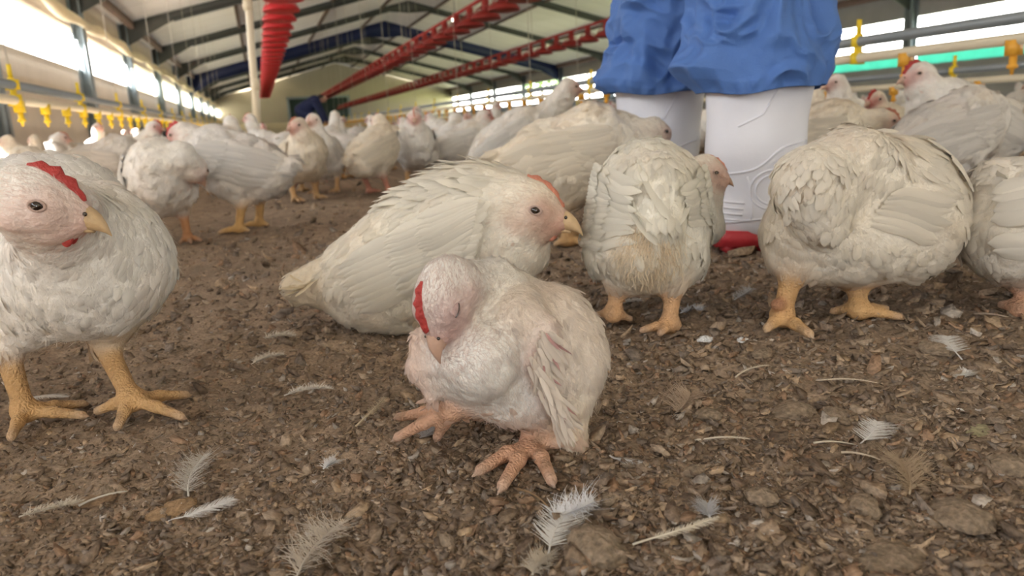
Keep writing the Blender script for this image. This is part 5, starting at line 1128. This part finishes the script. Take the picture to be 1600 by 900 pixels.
def loose(kind, px, py, L, ang, label, seed, col=(.78, .76, .72), wide=.26, curl=.25, lift=.10):
    """a shed feather: shaft with separate barbs; L = length in picture pixels, ang = direction on the floor, 0 right, 90 away"""
    g = ground(px, py); sc_ = float((g-CAM0) @ CR[2])/FPX; Lm = L*sc_; r = np.random.default_rng(seed); a = math.radians(ang); t = math.cos(a)*RH+math.sin(a)*FH*1.0; b = np.cross(UP, t)
    # floor seen at a slant: keep the picture length by stretching along the view
    Lm *= 1/max(.35, math.hypot(math.cos(a), math.sin(a)*max(.3, CAMH/np.linalg.norm(g[:2]))))
    n = {'vane': 64, 'down': 150, 'arc': 40}[kind]; u = np.linspace(0, 1, 14)
    sgn = 1 if r.random() < .5 else -1
    def shaft(v): v = np.atleast_1d(v); return t*(v*Lm)[:, None]+b*(sgn*curl*Lm*(v-.5)**2)[:, None]+UP*(lift*Lm*(4*v*(1-v)*.6+.5*v**3))[:, None]
    mb = MB(); S = shaft(u); mb.tube(S, np.interp(u, [0, 1], [.0009, .0003])*(1.3 if kind == 'arc' else 1), 5)
    V0 = np.concatenate(mb.V); F0 = [tuple(f) for f in mb.F]
    V = []; F = []; w0 = wide*Lm
    for i in range(n):
        for sd in (1, -1):
            v = r.uniform(.08, 1) if kind == 'down' else .22+.78*i/(n-1)
            if kind != 'down' and r.random() < .10: continue
            p = shaft(v)[0]; ln = w0*(math.sin(min(1, (1-v)*3.2)*PI/2)*.75+.25)*r.uniform(.8, 1.1)
            if kind == 'down': ln *= r.uniform(.35, 1.15)
            if kind == 'arc': ln *= .45*(.4+r.random())
            fw = .75 if kind != 'down' else r.uniform(-.1, .9)
            d = unit(b*sd*(1.0 if kind != 'down' else r.uniform(.5, 1))+t*fw+UP*(.10 if kind != 'down' else r.uniform(.05, .8)))
            wd = (Lm*.019 if kind == 'vane' else .0010)*r.uniform(.8, 1.2); cu = r.normal(0, .15)+.18 if kind != 'down' else r.normal(.15, .5)
            m = 4; k0 = len(V)
            for j in range(m):
                q = j/(m-1); c = p+d*ln*q+t*(cu*ln*q*q)-UP*(.10*ln*q*q); wv = t*wd*(1-.75*q)
                V += [c-wv*.5, c+wv*.5]
            F += [(k0+2*j, k0+2*j+1, k0+2*j+3, k0+2*j+2) for j in range(m-1)]
    F = F0+[tuple(i+len(V0) for i in f) for f in F]; V = np.concatenate([V0, np.array(V)])
    C = np.tile(np.array(col), (len(V), 1))*np.repeat(r.uniform(.94, 1.04, len(V))[:, None], 3, 1)
    V = V-shaft(.5)[0]*[1, 1, 0]; X = V+g
    z0 = floor_h(X[:, 0], X[:, 1]); V[:, 2] = np.maximum(V[:, 2]+.004+zf(g[0], g[1]), z0+.0035)
    o = mk('feather', V, F, M_BARB, loc=(g[0], g[1], 0), col=np.clip(C, 0, 1), uv=np.zeros((len(V), 2))); return tag(o, label, 'feather')
DW = (.62, .56, .47); TN = (.56, .45, .32); GY = (.60, .60, .61)
LF = [('down', 482, 605, 74, 8, 'pale fluffy curved feather on the bare litter left of the weak hen', (.72, .68, .62), .20), ('vane', 316, 793, 84, 38, 'white striped feather with open barbs beside the ochre flake', (.80, .79, .77), .26),
      ('down', 300, 738, 60, 100, 'curled downy white feather above the ochre flake', (.72, .69, .64), .28), ('down', 80, 796, 84, 22, 'dirty beige feather at the far lower left', DW, .20), ('arc', 160, 772, 60, 30, 'thin curved quill beside the brown flake', (.7, .66, .58), .2),
      ('down', 492, 858, 100, 75, 'wispy plume curving up from the bottom edge', (.66, .60, .52), .34), ('down', 898, 806, 76, 30, 'brightest white fluffy feather, near the round clod', (.84, .85, .88), .50), ('vane', 868, 838, 96, 70, 'white feather with loose drooping barbs under the brightest fluff', (.78, .77, .74), .36),
      ('down', 842, 884, 44, 60, 'small beige fluff at the bottom edge', DW, .5), ('vane', 1062, 842, 150, 20, 'long narrow cream feather lying near the bottom', (.74, .68, .56), .09), ('down', 1105, 802, 24, 80, 'tiny blue-grey fluff above the long narrow feather', GY, .6),
      ('vane', 1362, 680, 76, 48, 'white curled feather with split barbs among the right-hand clods', (.80, .79, .77), .34), ('arc', 1305, 690, 60, -20, 'thin quill lying left of the white curled feather', (.68, .62, .5), .12), ('arc', 1345, 712, 46, -40, 'short pale quill below the white curled feather', (.66, .58, .46), .2),
      ('arc', 1128, 683, 84, -6, 'thin arched feather in the middle of the right-hand litter', (.68, .62, .52), .2), ('down', 1080, 488, 36, 5, 'blue-grey down puff right of the rear-view hen', (.66, .68, .72), .45), ('arc', 1172, 578, 66, 30, 'slender feather slanting up in front of the big round hen', (.68, .60, .48), .22),
      ('arc', 1322, 592, 84, -20, 'slender bowed feather in front of the big round hen', (.66, .58, .46), .2), ('vane', 1484, 545, 46, 70, 'white upright feather standing by the right side', (.80, .79, .77), .3), ('vane', 1505, 578, 44, 40, 'white tuft of feather just below the upright one', (.76, .75, .72), .34),
      ('down', 436, 520, 50, 0, 'pale fluff lying near the tail of the profile hen', (.68, .63, .55), .3), ('down', 416, 556, 42, 40, 'pale fluff below the one near the profile hen tail', (.66, .61, .54), .3), ('down', 515, 716, 18, 60, 'tiny white fluff on the bare litter below the weak hen', (.8, .8, .8), .6),
      ('arc', 976, 716, 48, -30, 'greyish see-through feather right of the weak hen tail', (.6, .58, .56), .5), ('down', 1165, 460, 46, 50, 'grey feather between the rear-view hen and the big round hen', GY, .25), ('down', 1072, 628, 52, 60, 'beige fluffy feather on the right-hand litter', (.58, .47, .37), .5),
      ('down', 1420, 745, 60, 70, 'tan downy tuft low on the right', TN, .5), ('vane', 62, 616, 90, 4, 'whitish feather behind the feet of the hen at the left edge', (.68, .65, .6), .16), ('down', 985, 472, 40, 10, 'pale feather beneath the rear-view hen', (.7, .68, .64), .3),
      ('arc', 585, 640, 48, 75, 'short yellowish feather left of the weak hen far foot', (.62, .52, .36), .3), ('arc', 840, 783, 70, -60, 'bent brown quill in front of the weak hen near foot', (.36, .24, .14), .06), ('down', 672, 672, 30, 60, 'grey fluff under the toes of the weak hen far foot', (.62, .60, .60), .5), ('vane', 1550, 490, 40, 150, 'small feather near the foot of the hen at the right edge', (.62, .52, .42), .3)]
for i, (k, x, y, L, a, lab, c, w) in enumerate(LF): loose(k, x, y, L, a, lab, 300+i, c, w)
for i, (x, y, w, lab) in enumerate([(1102, 522, 26, 'white dropping in front of the rear-view hen'), (1160, 525, 20, 'white speck of dropping between the rear-view hen and the big round hen'), (1500, 598+30, 16, 'small white dropping near the long pale flake')]):
    o = clod(x, y, w, 0, lab, 'dropping', (.66, .66, .66), 120+i, .5, .3); o['category'] = 'dropping'
